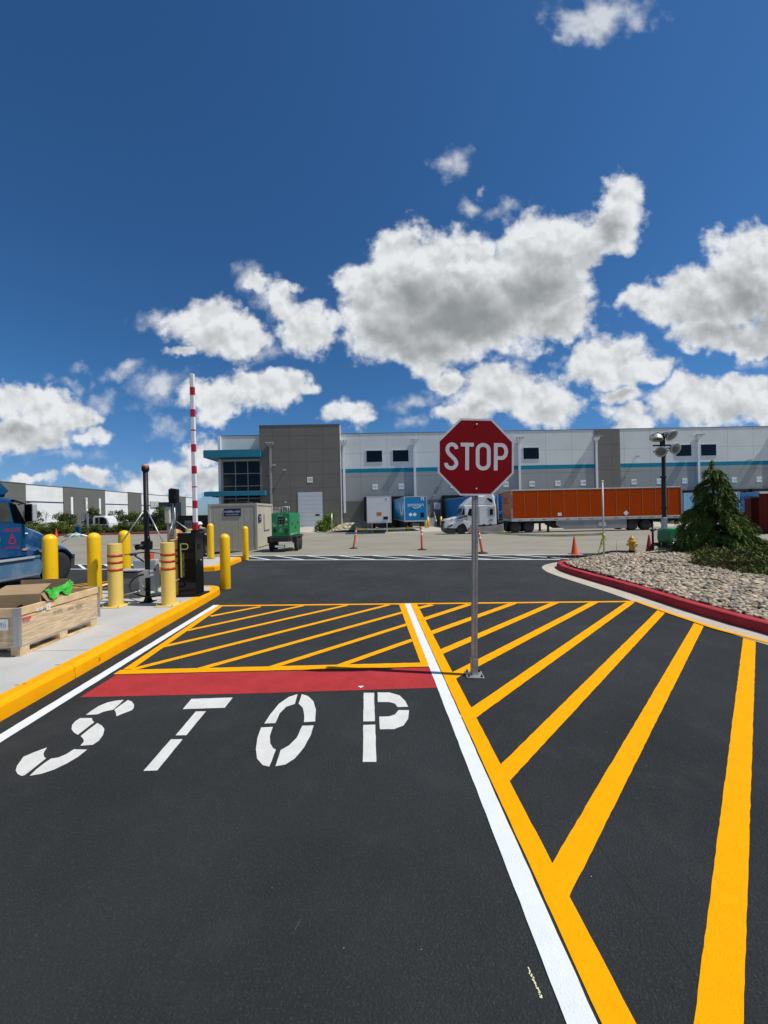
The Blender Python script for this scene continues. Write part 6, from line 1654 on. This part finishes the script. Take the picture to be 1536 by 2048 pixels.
# ------------------------------------------------------------------ dark vehicles beyond the far island
def navy_truck():
    t = thing('navy_box_truck', 'dark navy box truck with a white curved mark, far behind the black camera pole', 'truck', (-31.9, 55, -.35), R(2))
    b = MB(); b.box(-.3, 1.75, 0, 2.4, 2.1, 4.1, .03); bd = b.build('box_body', mat('navy_body', (.016, .024, .05), .5), t)
    b = MB(); S_ = face((.72, -.006, 3.1), *FRONT)
    b.stroke([(-.8, .18), (-.4, -.10), (.1, -.18), (.5, -.04), (.8, .22)], .13, S_, .006); b.build('curved_mark', mat('pale_blue_mark', (.42, .46, .52), .5), bd)
    b = MB(); b.box(-1.9, -.35, -.5, 2.5, .5, 2.3, .1); b.box(-.3, 1.7, -1.6, 2.3, .5, 2.05, .08); b.build('cab', mat('navy_cab', (.012, .016, .03), .4), t)
    b = MB(); b.box(-1.7, -.6, -.53, -.48, 1.3, 2.0); b.box(0, 1.4, -1.64, -1.58, 1.25, 1.9); b.build('windshield', M_GLASS, t)
    b = MB(); b.box(-1.6, -1.2, -.56, -.5, .8, 1.0); b.box(.0, .4, -1.66, -1.6, .8, 1.0); b.build('headlight', M_GREYB, t)
    for x in (-1.7, 1.55):
        for y in (0, 1.6): wheel(t, (x, y, .45), .45, .35, 'X', M_RIM, out=-1 if x < 0 else 1, holes=0)
navy_truck()
def black_fence():
    t = thing('site_fence', 'black mesh screened site fence behind the barrier with a square notice', 'fence', (-11.9, 22.6, gz(-11, 22.6)))
    for i in range(2):
        x0, x1 = i * 1.0 - .2, i * 1.0 + .76
        b = MB(); b.box(x0, x1, -.02, .02, .1, 2.05); b.build('screen_panel', M_BLKM, t)
        b = MB(); b.cyl((x0 - .025, 0, 0), (x0 - .025, 0, 2.2), .025); b.build('post', M_CHASSIS, t)
    b = MB(); b.box(.2, .62, -.04, -.022, 1.25, 1.75, .004); nb = b.build('notice', mat('notice_grey', (.12, .125, .125), .6), t)
    b = MB(); b.stroke([(.3, 1.4), (.3, 1.62), (.41, 1.5), (.52, 1.62), (.52, 1.4)], .03, face((0, -.041, 0), *FRONT), .003); b.build('symbol', M_HOLE, nb)
black_fence()
def column_post():
    t = thing('concrete_post', 'pale grey square post standing beyond the far island', 'post', (-13.05, 23.5, -.3))
    b = MB(); b.box(-.14, .14, -.14, .14, 0, 1.85, .02); b.build('shaft', mat('post_pale', (.27, .28, .26), .7), t)
    b = MB(); b.box(-.2, .2, -.2, .2, 1.85, 2.2, .03); b.build('lamp_head', M_CHASSIS, t)
column_post()
# ------------------------------------------------------------------ two workers
def person(label, loc, rz, shirt, trousers, hat):
    t = thing('person', label, 'person', loc, rz)
    def skin(name, verts, edges, rad, m, sub=2):
        me = bpy.data.meshes.new(name); me.from_pydata(verts, edges, [])
        o = bpy.data.objects.new(name, me); COL.objects.link(o); o.parent = t
        md = o.modifiers.new('skin', 'SKIN'); sv_ = me.skin_vertices[0].data
        for i, r in enumerate(rad): sv_[i].radius = (r, r)
        sv_[0].use_root = True
        s = o.modifiers.new('smooth', 'SUBSURF'); s.levels = sub; s.render_levels = sub
        me.materials.append(m); return o
    # bending forward (towards +x), hands reaching a low job
    V = [(0, 0, .92), (.14, 0, 1.08), (.30, 0, 1.22), (.42, 0, 1.30), (.52, 0, 1.36), (.58, 0, 1.42), (.61, 0, 1.50),
         (-.02, .10, .90), (.06, .12, .50), (-.04, .13, .08), (.12, .14, .04), (-.02, -.10, .90), (.10, -.12, .50), (-.02, -.13, .08), (.14, -.14, .04),
         (.40, .19, 1.27), (.48, .24, 1.00), (.64, .18, .82), (.70, .16, .76), (.40, -.19, 1.27), (.50, -.24, 1.00), (.66, -.17, .84), (.72, -.15, .78)]
    E = [(0, 1), (1, 2), (2, 3), (3, 4), (4, 5), (5, 6), (0, 7), (7, 8), (8, 9), (9, 10), (0, 11), (11, 12), (12, 13), (13, 14), (3, 15), (15, 16), (16, 17), (17, 18), (3, 19), (19, 20), (20, 21), (21, 22)]
    rad = [.12, .12, .13, .12, .055, .085, .095, .09, .065, .05, .04, .09, .065, .05, .04, .06, .045, .036, .03, .06, .045, .036, .03]
    skin('body', V, E, rad, M_SKIN)
    S = [V[1], V[0], V[2], V[3], V[15], V[16], V[19], V[20]]
    skin('shirt', S, [(0, 1), (0, 2), (2, 3), (3, 4), (4, 5), (3, 6), (6, 7)], [.15, .145, .16, .15, .085, .065, .085, .065], shirt)
    T = [V[0], V[7], V[8], (-.04, .13, .16), V[11], V[12], (-.02, -.13, .16)]
    skin('trousers', T, [(0, 1), (1, 2), (2, 3), (0, 4), (4, 5), (5, 6)], [.15, .11, .09, .07, .11, .09, .07], trousers)
    for s in (9, 13):
        b = MB(); x, y, z = V[s]; b.box(x - .09, x + .20, y - .055, y + .055, -.0, .11, .03); b.build('boot', M_BLKM, t)
    h = MB(); hx, hz = .61, 1.52
    if hat is None: h.lathe([(.098, .0), (.105, .05), (.085, .10), (.04, .125), (.004, .13)], (hx - .015, 0, hz - .02), 14); h.build('hair', M_CHASSIS, t)
    else: h.lathe([(.15, -.0), (.125, .01), (.12, .06), (.09, .11), (.04, .135), (.004, .138)], (hx, 0, hz), 16); h.build('hard_hat', hat, t)
    f = MB(); f.box(hx + .085, hx + .105, -.012, .012, hz - .06, hz - .02, .004); f.build('nose', M_SKIN, t)
    return t
person('person in coral shirt bending over behind the left camera pole of the far island', (-9.1, 17.5, gz(-9.3, 17.5)), R(175), mat('coral_shirt', (.62, .10, .07), .8), mat('dark_trousers', (.03, .035, .05), .8), None)
person('person in dark clothes and white hard hat stooping beside the grey brown container', (-8.35, 18.2, gz(-9, 18)), R(150), mat('dark_shirt', (.02, .022, .025), .8), MATS['dark_trousers'], M_PAPER)
# ------------------------------------------------------------------ bed by the corner tower
def corner_bed():
    zc = -.70
    P = [(-7.6, 43.8), (-3.2, 43.4), (-1.6, 44.6), (-1.8, 58.3), (-7.4, 58.3), (-8.2, 46)]
    tag(sweep(P + [P[0]], [(0, -.05), (0, .15), (.15, .15), (.15, -.05)], 1, 9).build('kerb', M_CONC), kind='structure')
    b = MB(); b.loft([[(x, y, zc - .1) for x, y in P], [(x * .985 - .06, y * .998 + .1, zc + .12) for x, y in P]]); tag(b.build('gravel_bed', mat('tan_gravel', (.36, .31, .22), .9, 0, .3, 4, .3, 12, speck=((.12, .10, .08), 7, .55, .7))), kind='structure')
    Vs, Fs, Cs, n = [], [], [], 0
    for k in range(900):
        x, y = rs.uniform(-7.2, -2.0), rs.uniform(44.6, 55)
        hh = .9 * max(0, 1 - ((x + 4.4) / 2.3) ** 2) * max(0, 1 - ((y - 48.5) / 5) ** 2)
        s = rs.uniform(.09, .2); Vs.append(IV * np.array([s * 1.3, s, s * .7]) + np.array([x, y, zc + .12 + hh])); Fs.append(IF + n * len(IV)); n += 1
        Cs.append(np.tile(np.array([.42, .36, .26]) * rs.uniform(.5, 1.3), (len(IV), 1)))
    tag(npmesh('corner_stones', np.vstack(Vs), np.vstack(Fs), MATS['river_stone'], None, np.vstack(Cs), True, 3), 'tan stones heaped in the bed at the foot of the corner tower', 'stones', kind='stuff')
    b = MB(); b.sm = True
    g = [[b.bm.verts.new((-7.2 + .26 * i, 44.3 + .55 * j, zc + .1 + .88 * max(0, 1 - ((-7.2 + .26 * i + 4.4) / 2.3) ** 2) * max(0, 1 - ((44.3 + .55 * j - 48.5) / 5) ** 2))) for j in range(20)] for i in range(21)]
    for i in range(20):
        for j in range(19): b._f((g[i][j], g[i + 1][j], g[i + 1][j + 1], g[i][j + 1]))
    tag(b.build('stone_mound', MATS['tan_gravel']), kind='structure')
    for i, (px, dx, r, lab) in enumerate(((642, 0, (.8, .7, .62), 'round clipped green bush nearest the white roller door'), (652, 0, (.8, .8, .95), 'middle green bush of the three at the tower foot'), (663, 0, (.75, .8, 1.1), 'tallest green bush beside the tower right edge'))):
        u = uv(px, 1050)[0]; Y = 45.2 + i * 1.2
        leafy('clipped_bush', lab, 'bush', (u / F * Y, Y, zc + .15), r, 1500, (.10, .16, .015), 'bushes at the foot of the tower', .12, False, 70 + i)
    t = thing('steel_bollard', 'thin grey steel post in front of the tower bushes', 'bollard', (uv(664, 1060)[0] / F * 44.2, 44.2, zc)); b = MB(); b.cyl((0, 0, 0), (0, 0, 2.3), .07); b.build('post', M_GALV, t)
    b = MB(); b.lathe([(.07, 2.3), (.09, 2.31), (.09, 2.36), (.004, 2.38)], n=10); b.build('cap', M_GALV, t)
    t = thing('door_bollard', 'pale bollard right of the white roller door', 'bollard', (uv(647, 1040)[0] / F * 56.5, 56.5, zc)); b = MB(); b.cyl((0, 0, 0), (0, 0, 1.3), .13); b.build('pipe', mat('tan_pipe', (.45, .38, .25), .6), t)
    b = MB(); b.lathe([(.13, 1.3), (.1, 1.38), (.004, 1.41)], n=10); b.build('cap', MATS['tan_pipe'], t)
corner_bed()
# ------------------------------------------------------------------ the cedar
def cedar():
    q = np.random.RandomState(11)
    base = Vector((9.32, 10.95, .22)); Ht = 2.66
    t = thing('cedar_tree', 'young drooping cedar with tiered sagging branches rising from the juniper', 'tree', base)
    b = MB(); lean = lambda z: Vector((.05 * math.sin(z * 1.3) + .03 * z * .4, 0, z))
    zs = np.linspace(-.1, Ht, 12)
    for a, c in zip(zs, zs[1:]): b.cyl(lean(a), lean(c), .075 * (1 - a / Ht) + .008, .075 * (1 - c / Ht) + .008, 8)
    P, D, Ln, Wd, C = [], [], [], [], []
    def spray(p, d, tone, s=1.0):
        """a hanging tuft: short needles round a drooping twig"""
        n = int(26 * s)
        side = np.array([d[1], -d[0], 0.0])
        for i in range(n):
            u = i / n; pp = p + d * (.13 * s * u) + np.array([0, 0, -.17 * s * u * u - .02 * u]) + q.normal(0, .011, 3)
            dd = d * .5 + side * q.normal(0, .38) + np.array([0, 0, q.normal(-.75, .35)]); dd /= np.linalg.norm(dd)
            P.append(pp); D.append(dd); Ln.append(q.uniform(.05, .095)); Wd.append(q.uniform(.010, .017))
            C.append(np.array([.092, .132, .026]) * tone * q.uniform(.75, 1.3) * (1.15 if u > .6 else 1))
    def bough(z, a, L, rise, sag, tone):
        d = np.array([math.cos(a), math.sin(a), 0]); p0 = np.array(lean(z))
        pts = [p0 + d * L * (s - .10 * s * s) + np.array([0, 0, rise * L * s * 1.5 - sag * L * s * s * 1.3]) for s in np.linspace(0, 1, 9)]
        pts = [np.array([x[0], x[1], max(x[2], .08)]) for x in pts]
        for i, (x, y) in enumerate(zip(pts, pts[1:])): b.cyl(x, y, .018 * (1 - i / 9) * (L + .3), .018 * (1 - (i + 1) / 9) * (L + .3) + .002, 5)
        ns = int(8 + 22 * L); lat = np.array([-d[1], d[0], 0])
        for i in range(ns):
            s = .22 + .78 * (i + q.uniform(0, .5)) / ns
            j = min(7, int(s * 8)); g = s * 8 - j; pp = pts[j] * (1 - g) + pts[j + 1] * g
            sg = 1 if i % 2 else -1
            fan = lat * sg * q.uniform(.5, 1.0) + d * q.uniform(.5, .9); fan /= np.linalg.norm(fan)
            ls = (.07 + .30 * L * (1 - abs(s - .5) * 1.3)) * q.uniform(.4, 1.0)
            tn = tone * q.uniform(.85, 1.15)
            for w_ in np.arange(0, ls + .01, .085): spray(pp + fan * w_ + np.array([0, 0, -.8 * w_ * w_ / (L + .25) + .01]), fan, tn, q.uniform(.75, 1.1))
        spray(pts[-1], d, tone * 1.1, 1.2)
    tiers = 11
    for k in range(tiers):
        f = k / (tiers - 1); z = Ht * (.05 + .86 * f ** 1.05); prof = 1 - z / Ht
        nb = 7 if f < .35 else (5 if f < .8 else 4)
        for i in range(nb):
            a = 6.283 * (i + .5 * (k % 2)) / nb + q.uniform(-.35, .35)
            L = (1.32 * prof + .09) * q.uniform(.58, 1.2)
            bough(z + q.uniform(-.05, .05), a, L, q.uniform(.12, .42), q.uniform(.55, .9), q.uniform(.45, 1.4))
    for a, z, L in ((-.25, .9, 1.0), (3.3, .70, 1.05), (-.5, .55, 1.15), (2.7, 1.32, .7)): bough(z, a, L, .3, .5, 1.0)
    b.build('trunk', M_BARK, t)
    for k in range(22):
        zz = Ht - .30 + .016 * k
        spray(np.array(lean(zz)), np.array([math.cos(k * 2.4), math.sin(k * 2.4), .5]) * .7, 1.15, .55)
    V, Fc, Cc = blades(np.array(P), np.array(D), np.array(Ln), np.array(Wd), q, np.array(C))
    npmesh('crown', V, Fc, M_LEAF, t, Cc)
    print('cedar faces', len(Fc))
cedar()
